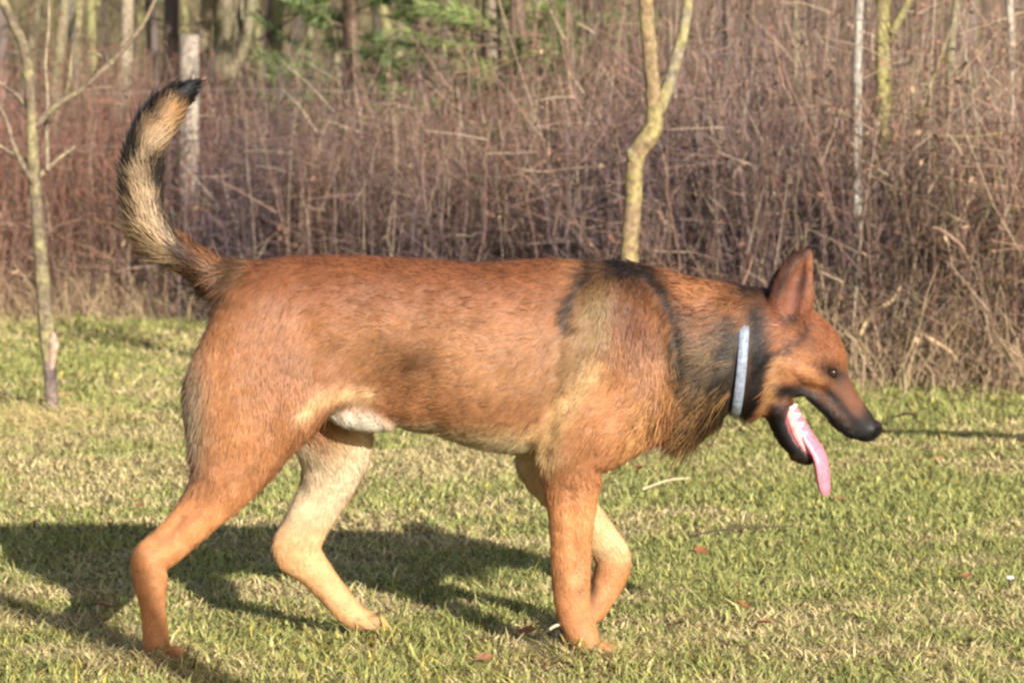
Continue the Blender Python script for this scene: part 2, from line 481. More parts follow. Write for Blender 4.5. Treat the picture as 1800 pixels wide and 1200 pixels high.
# far wood: trunks and twigs that read as one mass
def far_wood():
    parts = []
    n = 260
    y = rng.uniform(19, 60, n); x = rng.uniform(-1, 1, n) * (y * 0.26 + 2.5)
    root = np.stack([x, y, ground_height(x, y) - 0.05], -1)
    d = np.stack([rng.normal(0, .05, n), rng.normal(0, .05, n), np.ones(n)], -1)
    ln = rng.uniform(4, 9, n)
    path = wander(root, d, ln, 7, 0.025)
    r = rng.uniform(0.02, 0.075, n)[:, None] * np.linspace(1, 0.3, 7)[None]
    pal = np.array([lin((132, 116, 92)), lin((150, 142, 96)), lin((110, 96, 88)), lin((172, 160, 128)), lin((92, 82, 74))])
    c = pal[rng.integers(0, 5, n)] * rng.uniform(.75, 1.1, n)[:, None]
    parts.append(tubes(path, r, 6, np.repeat(c[:, None], 7, 1)))
    # understorey brush
    n = 9500
    y = rng.uniform(17.5, 46, n); x = rng.uniform(-1, 1, n) * (y * 0.22 + 2)
    z0 = ground_height(x, y)
    root = np.stack([x, y, z0 + rng.uniform(-.05, 2.6, n) * np.clip((y - 15) / 16, .25, 1)], -1)
    az = rng.uniform(0, 2 * math.pi, n); el = rng.uniform(0.0, 1.5, n)
    d = np.stack([np.cos(az) * np.cos(el), np.sin(az) * np.cos(el), np.sin(el)], -1)
    ln = rng.uniform(.3, 1.3, n)
    path = wander(root, d, ln, 4, 0.09)
    r = rng.uniform(0.003, 0.009, n)[:, None] * np.linspace(1, .35, 4)[None]
    nz = fbm(root, .5, 77)[:, None]
    c = lin((104, 88, 76))[None] * (1 - nz) + lin((142, 126, 88))[None] * nz
    c *= rng.uniform(.6, 1.15, n)[:, None]
    parts.append(tubes(path, r, 3, np.repeat(c[:, None], 4, 1)))
    # upright brush just behind the thicket
    n = 11000
    x = rng.uniform(-5, 5, n); y = np.maximum(front(x) + 3.5, 15.5) + rng.uniform(0, 6, n)
    root = np.stack([x, y, ground_height(x, y) + rng.uniform(-.05, .9, n) * np.where(x > .3, 1, .45)], -1)
    az = rng.uniform(0, 2 * math.pi, n); tilt = np.abs(rng.normal(0, .22, n))
    d = np.stack([np.cos(az) * np.sin(tilt), np.sin(az) * np.sin(tilt), np.cos(tilt)], -1)
    ln = rng.uniform(.6, 1.5, n) * np.where(x > .3, 1.3, np.where(x < -1.5, .9, .65))
    path = wander(root, d, ln, 4, .06)
    r = rng.uniform(.002, .0055, n)[:, None] * np.linspace(1, .35, 4)[None]
    nz = fbm(root, .9, 73)[:, None]
    c = lin((116, 96, 90))[None] * (1 - nz) + lin((164, 140, 116))[None] * nz
    c *= rng.uniform(.4, 1.15, n)[:, None]
    parts.append(tubes(path, r, 3, np.repeat(c[:, None], 4, 1)))
    # high branches above the frame
    n = 2500
    y = rng.uniform(19, 60, n); x = rng.uniform(-1, 1, n) * (y * 0.26 + 2.5)
    root = np.stack([x, y, ground_height(x, y) + rng.uniform(1.5, 8, n)], -1)
    az = rng.uniform(0, 2 * math.pi, n); el = rng.uniform(0.0, 1.3, n)
    d = np.stack([np.cos(az) * np.cos(el), np.sin(az) * np.cos(el), np.sin(el)], -1)
    path = wander(root, d, rng.uniform(.6, 2, n), 5, 0.09)
    r = rng.uniform(0.004, 0.013, n)[:, None] * np.linspace(1, 0.3, 5)[None]
    c = lin((128, 112, 90))[None] * rng.uniform(.6, 1.1, n)[:, None]
    parts.append(tubes(path, r, 3, np.repeat(c[:, None], 5, 1)))
    v, l, s, c = merge(parts)
    return mesh_from('far_wood', v, l, s, c)

tag(obj('far_wood', far_wood(), M_twig), 'bare winter wood behind the thicket', 'wood', kind='stuff')

# ------------------------------------------------------------------ individual trees
def smooth_path(pts, rad, sub=5):
    """Catmull-Rom through points, radii interpolated"""
    pts = np.asarray(pts, float); rad = np.asarray(rad, float)
    p = np.vstack([2 * pts[0] - pts[1], pts, 2 * pts[-1] - pts[-2]])
    out, rr = [], []
    for i in range(1, len(p) - 2):
        for s in range(sub):
            t = s / sub
            out.append(0.5 * ((2 * p[i]) + (-p[i - 1] + p[i + 1]) * t + (2 * p[i - 1] - 5 * p[i] + 4 * p[i + 1] - p[i + 2]) * t * t
                              + (-p[i - 1] + 3 * p[i] - 3 * p[i + 1] + p[i + 2]) * t ** 3))
            rr.append(rad[i - 1] * (1 - t) + rad[i] * t)
    out.append(pts[-1]); rr.append(rad[-1])
    return np.array(out), np.array(rr)

def bark_tube(pts, rad, c0, c1=None, sides=12, sub=6, rough=0.08, seed=0):
    p, r = smooth_path(pts, rad, sub)
    v, l, s, _ = tubes(p[None], r[None], sides)
    m = len(p)
    cen = np.repeat(p, sides, 0)
    nz = fbm(v, 38, seed) - 0.45
    nz2 = fbm(v * [1, 1, .35], 90, seed + 4) - 0.45
    v = cen + (v - cen) * (1 + rough * 2.2 * nz + rough * nz2)[:, None]
    c0 = np.asarray(c0); c1 = c0 if c1 is None else np.asarray(c1)
    w = np.clip((fbm(v, 22, seed + 9) - 0.4) * 5, 0, 1)[:, None]
    c = c0[None] * (1 - w) + c1[None] * w
    # end cap
    cap = np.arange(sides)[::-1] + 0
    top = (m - 1) * sides + np.arange(sides)
    l = np.concatenate([l, cap, top]); s = np.concatenate([s, [sides, sides]])
    return v, l, s, c

def grow(starts, dirs, lens, rads, levels, c, kids=4, up=0.25):
    """small bare crown: returns merged tube parts"""
    parts = []
    st, dr, ln, rd = map(np.asarray, (starts, dirs, lens, rads))
    for lv in range(levels):
        path = wander(st, dr, ln, 6, 0.06)
        r = rd[:, None] * np.linspace(1, 0.45, 6)[None]
        cc = np.repeat((np.asarray(c)[None] * rng.uniform(.8, 1.15, len(st))[:, None])[:, None], 6, 1)
        parts.append(tubes(path, r, 5 if lv == 0 else 3, cc))
        idx = np.repeat(np.arange(len(st)), kids)
        f = rng.uniform(.25, 1, len(idx)) * 4.99; i0 = f.astype(int); ff = (f - i0)[:, None]
        nst = path[idx, i0] * (1 - ff) + path[idx, i0 + 1] * ff
        nd = dr[idx] * 0.75 + rng.normal(0, .55, (len(idx), 3)); nd[:, 2] += up
        nd /= np.linalg.norm(nd, axis=1)[:, None]
        ln = ln[idx] * rng.uniform(.35, .65, len(idx)); rd = rd[idx] * .5
        st, dr = nst, nd
    return merge(parts)

def rel(part, base):
    v, l, s, c = part
    return (v - np.asarray(base)[None], l, s, c)

# --- young fruit tree on the left
YL = 9.75
lb = G(92, 728); lb[2] = float(ground_z(lb[None, :2])[0])
def PL(px, py, dy=0): return P(px, py, lb[1] + dy)
sc = F / YL
t_left = tag(empty('young_fruit_tree', lb), 'slender bare young fruit tree with forked side branches at left edge', 'tree')
pts = [lb - [0, 0, .04], PL(91, 700), PL(87, 650), PL(86, 612), PL(82, 575), PL(77, 520), PL(70, 430), PL(62, 330), PL(57, 250), PL(54, 170), PL(44, 90), PL(22, 40), PL(2, -5), PL(-22, -70), PL(-30, -220), PL(-60, -420)]
rad = [12, 10.5, 9.5, 15, 15, 13, 11.5, 11, 10.5, 10, 9.5, 8.5, 8, 7.5, 6, 3]
obj('trunk', mesh_from('trunk', *rel(bark_tube(pts, np.array(rad) / sc, lin((112, 98, 80)), lin((142, 130, 94)), seed=2), lb)), M_bark, t_left)
# pale graft scar and dark lower stem wrap
scar = [PL(93, 585, -.018), PL(95, 600, -.02), PL(93, 625, -.018), PL(91, 650, -.012)]
obj('graft_scar', mesh_from('graft_scar', *rel(bark_tube(scar, np.array([3, 8, 8, 3]) / sc, lin((196, 164, 140)), lin((176, 140, 120)), seed=3), lb)), M_bark, t_left)
guard = [lb - [0, 0, .02], PL(91, 700), PL(88, 660), PL(86, 628)]
obj('stem_guard', mesh_from('stem_guard', *rel(bark_tube(guard, np.array([13.5, 12, 11.5, 11]) / sc, lin((90, 78, 74)), lin((126, 108, 98)), seed=5), lb)), M_bark, t_left)
def branch_parts(tree, base, lists, c0, c1, yb, sides=8):
    s_ = F / yb
    for k, (pl, rl) in enumerate(lists):
        pp = [P(a[0], a[1], yb + (a[2] if len(a) > 2 else 0)) for a in pl]
        obj('branch', mesh_from('branch', *rel(bark_tube(pp, np.array(rl) / s_, c0, c1, sides=sides, seed=10 + k), base)), M_bark, tree)
branch_parts(t_left, lb, [
    ([(60, 225), (95, 190, -.03), (140, 160, -.06), (180, 125, -.1), (215, 90, -.12), (248, 48, -.15), (268, 10, -.18), (290, -40, -.2)], [6.5, 6, 5.5, 5.2, 4.8, 4.2, 3.5, 2.5]),
    ([(64, 315), (90, 290, .04), (112, 272, .08), (132, 258, .1)], [4.5, 3.8, 3.0, 2]),
    ([(66, 330), (45, 300, -.05), (25, 260, -.1), (12, 215, -.12), (-15, 160, -.18), (-40, 90, -.2)], [5.5, 5, 4.6, 4.2, 3.8, 2.5]),
    ([(60, 290), (35, 275, .06), (12, 265, .1), (-20, 240, .15)], [4, 3.5, 3, 2]),
    ([(56, 200), (32, 170, .04), (5, 150, .1), (-20, 120, .12)], [4.5, 4, 3.4, 2.4]),
    ([(84, 300), (82, 230, .08), (84, 170, .16), (80, 110, .22), (86, 40, .28), (84, -60, .3)], [4, 4, 3.8, 3.4, 3, 2.2]),
    ([(110, 178), (122, 140, -.06), (126, 95, -.08), (140, 40, -.1), (146, -20, -.12)], [3.4, 3.0, 2.8, 2.4, 1.8]),
    ([(160, 140), (178, 100, -.1), (150, 95, -.1)], [2.6, 2.2, 1.6]),
], lin((128, 110, 94)), lin((148, 134, 102)), lb[1])
cr = grow([PL(-22, -70), PL(-30, -220), PL(-60, -420), PL(290, -40, -.2), PL(84, -60, .3), PL(-40, 90, -.2)],
          [(-.4, .2, .9), (.5, -.2, .8), (-.2, .3, .9), (.35, -.2, .8), (.1, .3, .9), (-.5, -.2, .8)],
          [.8, .7, .6, .6, .5, .5], [.012, .01, .006, .005, .005, .005], 3, lin((140, 124, 104)), 4)
obj('crown', mesh_from('crown', *rel(cr, lb)), M_twig, t_left)

# --- forked sapling behind the dog
sb = G(1124, 796); sb[2] = float(ground_z(sb[None, :2])[0])
YS = sb[1]; sc = F / YS
t_mid = tag(empty('forked_sapling', sb), 'forked sapling with yellow lichen bark growing behind the dog', 'tree')
def PS(px, py, dy=0): return P(px, py, YS + dy)
pts = [sb - [0, 0, .04], PS(1121, 740), PS(1116, 640), PS(1110, 540), PS(1106, 455), PS(1109, 400), PS(1114, 345), PS(1115, 300), PS(1119, 270), PS(1136, 246), PS(1149, 225), PS(1150, 192), PS(1147, 150), PS(1142, 90), PS(1137, 30), PS(1134, -30), PS(1128, -160), PS(1140, -330), PS(1132, -520)]
rad = [22, 18, 17, 16.5, 16, 15, 15, 15.5, 16, 18, 17, 15, 13.5, 13, 13, 12.5, 11, 8, 4]
obj('trunk', mesh_from('trunk', *rel(bark_tube(pts, np.array(rad) / sc, lin((136, 114, 86)), lin((144, 128, 86)), sides=14, seed=31), sb)), M_bark, t_mid)
branch_parts(t_mid, sb, [
    ([(1150, 205), (1163, 180, .02), (1176, 150, .03), (1184, 118, .04), (1192, 90, .05), (1203, 50, .06), (1210, 0, .08), (1222, -80, .1), (1240, -220, .12)], [12, 12, 11.5, 11.5, 11, 9.5, 9, 8, 4]),
    ([(1115, 290), (1109, 275, -.02), (1106, 262, -.03)], [9, 7, 6]),
], lin((132, 120, 98)), lin((144, 132, 92)), YS, sides=12)
cr2 = grow([PS(1134, -30 - 40 * k_) for k_ in range(9)], [(random.uniform(-.28, .28), random.uniform(-.15, .15), .95) for k_ in range(9)], [random.uniform(.45, .8) for k_ in range(9)], [.015] * 9, 3, lin((140, 122, 90)), 3)  # extra upright branches above the frame, added to thicken the sapling's shadow
cr = grow([PS(1128, -160), PS(1140, -330), PS(1132, -520), PS(1240, -220, .12), PS(1222, -80, .1)],
          [(-.5, .2, .8), (.5, -.2, .8), (.1, .3, .9), (.4, .2, .8), (.6, -.2, .6)],
          [.8, .7, .6, .7, .6], [.012, .01, .007, .007, .007], 3, lin((150, 130, 92)), 4)
obj('crown', mesh_from('crown', *rel(merge([cr, cr2]), sb)), M_twig, t_mid)

# --- bare trees out of the picture whose shadows cross the lawn
def side_tree(base, path, rads, label, kids):
    base = np.array(base, float)
    t = tag(empty('bare_tree', base), label, 'tree')
    obj('trunk', mesh_from('trunk', *rel(bark_tube(path, rads, lin((128, 112, 90)), lin((150, 138, 98)), seed=41), base)), M_bark, t)
    for pp, rr in kids:
        obj('branch', mesh_from('branch', *rel(bark_tube(pp, rr, lin((128, 112, 90)), sides=8, seed=44), base)), M_bark, t)
    return t
side_tree((1.15, .93, 0), [(1.15, .93, -.05), (1.15, .93, .8), (1.14, .92, 1.3), (1.13, .92, 1.5), (1.03, .91, 1.8), (.95, .92, 2.2), (1.01, .88, 3.0)],
          [.044, .042, .04, .038, .034, .026, .008], 'bare sapling beside the viewer whose thin shadow crosses the lower left grass', [])
side_tree((3.5, 5.3, 0), [(3.5, 5.3, -.05), (3.52, 5.32, .7), (3.5, 5.34, 1.3), (3.6, 5.3, 2.2), (3.55, 5.4, 3.2)],
          [.04, .034, .03, .02, .007], 'bare sapling right of the picture whose low branch shades the grass',
          [([(3.5, 5.34, 1.22), (3.0, 5.9, 1.12), (2.54, 6.29, 1.0), (2.2, 6.72, .87), (1.86, 7.13, .75)], [.065, .062, .058, .052, .034])])

# --- trunks standing in the wood behind the thicket
def wood_tree(px, w, Y, lean, c0, c1, label, top=6.5, name='woodland_tree', x_top=None, fork=False):
    a = P(px, 262, Y); x0 = a[0]
    base = np.array([x0, Y, float(ground_height(np.array(x0), np.array(Y)))])
    t = tag(empty(name, base), label, 'tree', 'trees standing behind the thicket')
    r = w / 2 / (F / Y)
    zs = [-.1, .6, 1.2, 1.8, 2.6, 3.8, 5.0, top]
    pts = [np.array([x0 + lean * z + random.gauss(0, .012 * (1 + z * .4)), Y + random.gauss(0, .02), base[2] + z]) for z in zs]
    rr = [r * k for k in (1.25, 1.05, 1, .97, .9, .75, .55, .2)]
    obj('trunk', mesh_from('trunk', *rel(bark_tube(pts, rr, c0, c1, sides=10, seed=int(px)), base)), M_bark, t)
    st = [pts[4], pts[5], pts[5], pts[6], pts[6], pts[3]]
    dr = [(random.uniform(-.8, .8), random.uniform(-.6, .6), random.uniform(.3, .9)) for _ in st]
    cr = grow(st, dr, [random.uniform(.8, 1.6) for _ in st], [r * .4] * 6, 3, np.asarray(c0) * .9, 4)
    obj('crown', mesh_from('crown', *rel(cr, base)), M_twig, t)
    if fork:
        pp = [pts[2], pts[2] + [.15, 0, .35], pts[2] + [.22, .05, .9], pts[2] + [.4, .05, 2.2]]
        obj('branch', mesh_from('branch', *rel(bark_tube(pp, [r * .6, r * .55, r * .5, r * .2], c0, c1, sides=8, seed=int(px) + 1), base)), M_bark, t)
    return t
YG = lin((126, 122, 88)); TN = lin((136, 122, 100)); GY = lin((108, 98, 90)); WH = lin((180, 171, 154)); BR = lin((120, 100, 84)); PK = lin((126, 110, 104))
wood_tree(225, 24, 18.6, 0.0, TN, lin((156, 142, 118)), 'pale tan trunk left of the fence post')
wood_tree(96, 20, 19.5, .02, TN, YG, 'pale trunk just right of the young fruit tree stem')
wood_tree(140, 14, 21, -.01, GY, YG, 'thin grey trunk between the fruit tree and the pale tan trunk')
wood_tree(402, 36, 20.5, -.03, YG, TN, 'thick yellow-green lichen trunk right of the fence post', fork=True)
wood_tree(477, 25, 21, .02, YG, lin((146, 138, 98)), 'straight yellow-green trunk above the middle of the thicket')
wood_tree(535, 14, 22.5, 0.01, TN, YG, 'thin tan trunk left of the dark evergreen')
wood_tree(688, 17, 22, .04, lin((150, 142, 100)), TN, 'leaning pale yellow trunk between the evergreens', fork=True)
wood_tree(855, 36, 17.4, .015, PK, TN, 'pinkish grey trunk above the dog\'s back')
wood_tree(1270, 14, 14.5, .01, GY, BR, 'thin grey trunk right of the forked sapling')
wood_tree(1395, 13, 15.5, -.01, TN, YG, 'thin tan trunk above the dog\'s ear')
wood_tree(1509, 15, 11.5, 0.0, WH, lin((150, 140, 130)), 'pale whitish birch stem in the thicket above the dog\'s head', name='birch_tree')
wood_tree(1552, 26, 11.8, .01, lin((150, 140, 88)), lin((130, 118, 86)), 'yellow lichen trunk beside the pale birch stem', fork=True)
wood_tree(1668, 15, 12.4, .02, TN, YG, 'tan trunk between the yellow trunk and the right edge')
wood_tree(1776, 13, 11.6, -.02, WH, lin((140, 126, 112)), 'thin pale birch stem at the right edge', name='birch_tree')
wood_tree(1720, 20, 15.0, -.02, GY, BR, 'dark grey trunk near the right edge')

# --- evergreens showing green above the thicket
def evergreen(px, Y, h, rad_, label, dark, light, seed, z0=.5):
    a = P(px, 262, Y)
    base = np.array([a[0], Y, float(ground_height(np.array(a[0]), np.array(Y)))])
    t = tag(empty('evergreen_tree', base), label, 'tree', 'evergreens in the wood')
    pts = [base + [0, 0, -.1], base + [0.02, 0, h * .4], base + [-.01, 0, h * .75], base + [0, 0, h]]
    obj('trunk', mesh_from('trunk', *rel(bark_tube(pts, [.07, .05, .03, .008], BR, BR, sides=8, seed=seed), base)), M_bark, t)
    nb = 110
    z = z0 + (h - z0) * rng.random(nb) ** 1.2
    az = rng.uniform(0, 2 * math.pi, nb)
    L_ = rad_ * (1 - .8 * (z - z0) / (h - z0)) * rng.uniform(.6, 1.15, nb)
    st = base[None] + np.stack([np.zeros(nb), np.zeros(nb), z], -1)
    d = np.stack([np.cos(az), np.sin(az), rng.uniform(-.15, .45, nb)], -1)
    path = wander(st, d, L_, 6, .06)
    r = np.full(nb, .008)[:, None] * np.linspace(1, .3, 6)[None]
    br = tubes(path, r, 3, np.repeat((BR[None] * np.ones((nb, 1)))[:, None], 6, 1))
    nn = 15000
    bi = rng.integers(0, nb, nn); f = rng.uniform(.3, 1, nn) * 4.99; i0 = f.astype(int); ff = (f - i0)[:, None]
    p0 = path[bi, i0] * (1 - ff) + path[bi, i0 + 1] * ff
    dd = d[bi] * .7 + rng.normal(0, .6, (nn, 3)); dd /= np.linalg.norm(dd, axis=1)[:, None]
    sd = np.cross(dd, rng.normal(0, 1, (nn, 3))); sd /= np.linalg.norm(sd, axis=1)[:, None]
    ln = rng.uniform(.05, .12, nn)[:, None]; wd = rng.uniform(.003, .008, nn)[:, None]
    v = np.stack([p0 - sd * wd, p0 + sd * wd, p0 + dd * ln], 1).reshape(-1, 3)
    u = rng.random(nn)[:, None]
    c = np.repeat(dark[None] * (1 - u) + light[None] * u, 3, 0)
    k3 = np.arange(nn)[:, None] * 3
    parts = merge([br, (v, (k3 + np.arange(3)[None]).ravel(), np.full(nn, 3), c)])
    obj('crown', mesh_from('crown', *rel(parts, base), smooth=False), M_needles, t)
DG, LG = lin((108, 124, 74)), lin((160, 172, 106))
evergreen(612, 17.6, 3.2, .75, 'dark green evergreen between the yellow-green trunks', lin((92, 112, 70)), lin((146, 160, 98)), 1, .55)
evergreen(740, 19.5, 3.6, .8, 'mid green evergreen above the dog\'s hips', DG, LG, 2, .7)
evergreen(905, 17.2, 3.4, .75, 'bright green evergreen beside the pinkish trunk', lin((116, 134, 76)), lin((170, 180, 112)), 3, .5)
evergreen(1025, 17.8, 3.0, .8, 'yellow-green evergreen left of the forked sapling', lin((126, 136, 80)), lin((178, 182, 122)), 4, .45)

# ------------------------------------------------------------------ fence: weathered post and wires
YF = 15.45
fb = P(331, 400, YF); fb[2] = 0
fence = tag(empty('wire_fence', fb), 'weathered pale fence post with thin wires half hidden in the thicket', 'fence')
def post(x, w, topz, seed, y=YF):
    n = 14; zs = np.linspace(-.1, topz, 12)
    p = np.stack([np.full(12, x) + np.linspace(0, .012, 12), np.full(12, y), zs], -1)
    part = bark_tube(p, np.full(12, w / 2), lin((166, 152, 134)), lin((126, 114, 104)), sides=n, sub=3, rough=.05, seed=seed)
    return rel(part, fb)
obj('post', mesh_from('post', *post(fb[0], .1, P(331, 62, YF)[2], 61)), M_bark, fence)
obj('post', mesh_from('post', *post(fb[0] - 3.4, .1, 1.38, 62)), M_bark, fence)
obj('post', mesh_from('post', *post(fb[0] + 4.4, .09, 1.3, 63, YF + .6)), M_bark, fence)
M_wire = plain_mat('galvanised_wire', (150, 140, 132), .6, .3, metal=.0)
for wy in (158, 250):
    z = P(331, wy, YF)[2]
    pp = np.array([[fb[0] + dx, YF - .06 + max(dx, 0) * .14, z - .03 * math.sin(min(1, abs(dx) / 4) * math.pi) + .012 * math.sin(dx * 3)] for dx in np.linspace(-3.4, 4.4, 24)])
    v, l, s, _ = tubes(pp[None], np.full((1, 24), .0009), 5)
    obj('wire', mesh_from('wire', v - fb[None], l, s), M_wire, fence)

# ------------------------------------------------------------------ pale dead sticks leaning in the thicket
def stick(a, b_, r, label, c=(190, 160, 122), bow=.02):
    a = np.array(a, float); b_ = np.array(b_, float)
    m1 = a * .66 + b_ * .34 + [0, 0, bow]; m2 = a * .33 + b_ * .67 + [bow, 0, bow * .4]
    base = a.copy()
    v, l, s, cc = bark_tube([a, m1, m2, b_], [r, r * .95, r * .8, r * .5], lin(c), lin(np.array(c) * .8), sides=7, seed=int(abs(a[0]) * 100))
    tag(obj('dead_branch', mesh_from('dead_branch', v - base[None], l, s, cc), M_bark, loc=base), label, 'branch', 'dead branches caught in the thicket')
stick(P(1510, 590, 10.9), P(1582, 503, 10.95), .008, 'pale stick slanting up to the right beyond the dog\'s muzzle')
stick(P(1605, 585, 10.7), P(1688, 642, 10.6), .0075, 'tan stick sloping down to the right in the dry stalks')
stick(P(1640, 400, 10.8), P(1700, 455, 10.7), .007, 'pinkish stick sloping down near the right edge', (178, 142, 120))
stick(P(905, 298, 12.3), P(1062, 292, 12.0), .007, 'nearly level pale branch left of the forked sapling', (176, 150, 124), -.015)
stick(P(508, 348, 14.6), P(580, 330, 14.5), .008, 'short bright stick in the thicket above the dog\'s back', (198, 166, 132), .01)
stick(P(1610, 760, 9.2) * [1, 1, 0] + [0, 0, .05], P(1560, 745, 9.3) * [1, 1, 0] + [0, 0, .03], .004, 'thin dark twig in the grass beyond the dog\'s nose', (110, 90, 72), .004)

# ------------------------------------------------------------------ fallen leaves, straws, pebble on the lawn
def leaf_mesh(seed, size):
    r_ = random.Random(seed)
    n = 7; v = []
    for i in range(n + 1):
        t = i / n
        w = size * .34 * math.sin(math.pi * min(1, t * 1.02)) ** .8 * (1 + r_.uniform(-.15, .15))
        x = size * (t - .5); z = .25 * size * (abs(t - .5) ** 1.5) + r_.uniform(0, .06) * size
        v += [(x, -w, z + w * .5), (x, 0, z), (x, w, z + w * .35)]
    q = []
    for i in range(n):
        a = i * 3
        q += [(a, a + 3, a + 4, a + 1), (a + 1, a + 4, a + 5, a + 2)]
    return np.array(v), np.array(q).ravel(), np.full(len(q), 4)
leaves = [
    (1125, 836, .05, (206, 132, 92), 'orange dead leaf lying under the dog\'s chest'),
    (1304, 1086, .042, (196, 112, 78), 'largest reddish dead leaf in the foreground grass'),
    (1342, 1116, .03, (190, 118, 84), 'small brown leaf beside the largest reddish leaf'),
    (1233, 979, .035, (190, 108, 72), 'rusty dead leaf right of the raised front paw'),
    (1510, 855, .03, (200, 104, 84), 'small red leaf right of the dog\'s tongue tip'),
    (1544, 779, .028, (200, 112, 78), 'small orange leaf just below the dog\'s nose'),
    (1712, 801, .034, (210, 128, 84), 'orange leaf on the lawn near the right edge'),
    (1652, 815, .028, (206, 138, 98), 'pale orange leaf left of the orange leaf near the right edge'),
    (1700, 1029, .028, (196, 112, 82), 'small reddish leaf left of the white pebble'),
    (1475, 893, .03, (186, 116, 80), 'brown leaf lying below the dog\'s tongue tip'),
    (1300, 1050, .026, (194, 140, 100), 'pale leaf just above the largest reddish leaf'),
    (1767, 745, .034, (204, 140, 96), 'far tan leaf by the right edge under the thicket'),
    (925, 1131, .045, (186, 122, 78), 'brown leaf left of the standing front paw'),
    (850, 1176, .04, (190, 128, 92), 'pinkish brown leaf at the bottom of the picture between the paws'),
    (246, 906, .035, (196, 120, 80), 'orange leaf beside the raised heel of the near hind leg'),
    (182, 1086, .04, (190, 136, 104), 'pale pink leaf left of the near hind foot'),
]
for k, (px, py, sz, c, lab) in enumerate(leaves):
    g = G(px, py); g[2] = float(ground_z(g[None, :2])[0]) + .017
    v, q, s = leaf_mesh(k, sz * 1.0)
    cc = (lin(c) * .5 + lin((170, 128, 92)) * .34)[None] * (1 + .35 * (fbm(v, 60, k)[:, None] - .5))
    o = obj('fallen_leaf', mesh_from('fallen_leaf', v, q, s, cc), M_leaf, loc=g)
    o.rotation_euler = (random.uniform(-.3, .3) + .25, random.uniform(-.3, .3), random.uniform(0, 6.28))
    tag(o, lab, 'leaf', 'dead leaves on the lawn')
def straw(p1, p2, r, c, label, name='straw', cat='straw'):
    a = G(*p1); b_ = G(*p2)
    a[2] = float(ground_z(a[None, :2])[0]) + .022; b_[2] = float(ground_z(b_[None, :2])[0]) + .026
    m_ = (a + b_) / 2 + [0, .01, .006]
    v, l, s, cc = bark_tube([a, m_, b_], [r, r, r * .6], lin(c), lin(np.array(c) * .9), sides=6, rough=.05, seed=3)
    tag(obj(name, mesh_from(name, v - a[None], l, s, cc), M_twig, loc=a), label, cat, 'loose straws and twigs on the lawn')
straw((1130, 879), (1215, 862), .003, (222, 200, 158), 'pale straw lying right of the standing front leg')
straw((1283, 738), (1338, 784), .004, (200, 166, 116), 'tan straw under the dog\'s collar')
straw((1210, 957), (1392, 944), .0025, (88, 72, 62), 'dark thin twig lying across the grass below the tongue', 'twig', 'twig')
straw((955, 1136), (1000, 1126), .0028, (216, 200, 166), 'pale curved straw at the heel of the standing front paw')
straw((75, 712), (130, 706), .004, (196, 150, 108), 'light stick at the foot of the young fruit tree', 'twig', 'twig')
g = G(1775, 1040); g[2] = float(ground_z(g[None, :2])[0]) + .026
u = np.linspace(0, 2 * math.pi, 13)[:-1]; w = np.linspace(-1, 1, 7)
pv = np.array([(.0075 * math.sqrt(max(0, 1 - b_ * b_)) * math.cos(a), .006 * math.sqrt(max(0, 1 - b_ * b_)) * math.sin(a), .0035 * b_) for b_ in w for a in u])
pv *= (1 + .2 * (vnoise(pv, 150, 3)[:, None] - .5))
pq = np.array([(i * 12 + j, i * 12 + (j + 1) % 12, (i + 1) * 12 + (j + 1) % 12, (i + 1) * 12 + j) for i in range(6) for j in range(12)])
tag(obj('pebble', mesh_from('pebble', pv, pq, np.full(len(pq), 4)), plain_mat('white_pebble', (238, 236, 230), .5, .4), loc=g),
    'small white oval pebble in the grass at the right edge', 'pebble')

# bare earth ring round the sapling
sg = G(1152, 790)
an = np.arange(28) / 28 * 2 * math.pi
rings = [0, .3, .6, .85, 1.05]
sv = np.array([(sg[0] + .085 * r_ * math.cos(a) * (1 + .15 * math.sin(3 * a)), sg[1] + .19 * r_ * math.sin(a), 0) for r_ in rings for a in an])
sv[:, 2] = ground_z(sv[:, :2]) + .004 + np.repeat([.016, .014, .010, .004, -.004], 28) * (.6 + .8 * fbm(sv, 40, 6))
sq = np.array([(i * 28 + j, i * 28 + (j + 1) % 28, (i + 1) * 28 + (j + 1) % 28, (i + 1) * 28 + j) for i in range(4) for j in range(28)])
tag(obj('bare_soil', mesh_from('bare_soil', sv, sq, np.full(len(sq), 4)), plain_mat('earth', (168, 150, 132), .95, .1, noise=(60, (112, 98, 86)), bump=.8)), kind='structure')

# ------------------------------------------------------------------ the dog
YM = 5.10                        # depth of the dog's midline
DOG0 = np.array([P(650, 1150, YM)[0], YM, 0.0])

def seg_eval(p, A, B):
    """p (n,3); station A,B = (x, z, r, y, ry): distance-like value of a tapered elliptical segment"""
    ax, az, ar, ay, ary = A; bx, bz, br_, by, bry = B
    ex, ez = bx - ax, bz - az
    t = ((p[..., 0] - ax) * ex + (p[..., 2] - az) * ez) / (ex * ex + ez * ez + 1e-12)
    t = np.clip(t, 0, 1)
    dx = p[..., 0] - (ax + ex * t); dz = p[..., 2] - (az + ez * t)
    r = ar + (br_ - ar) * t; ry = ary + (bry - ary) * t
    dy = p[..., 1] - (ay + (by - ay) * t)
    q = np.sqrt((dx * dx + dz * dz) / (r * r) + dy * dy / (ry * ry))
    return (q - 1) * np.minimum(r, ry)

def stations(lst):
    """(px, py, r_px, y offset, lateral radius in m) -> world stations"""
    out = []
    for px, py, r, yo, ry in lst:
        w = P(px, py, YM + yo)
        out.append((w[0], w[2], r / (F / (YM + yo)), YM + yo, ry))
    return out

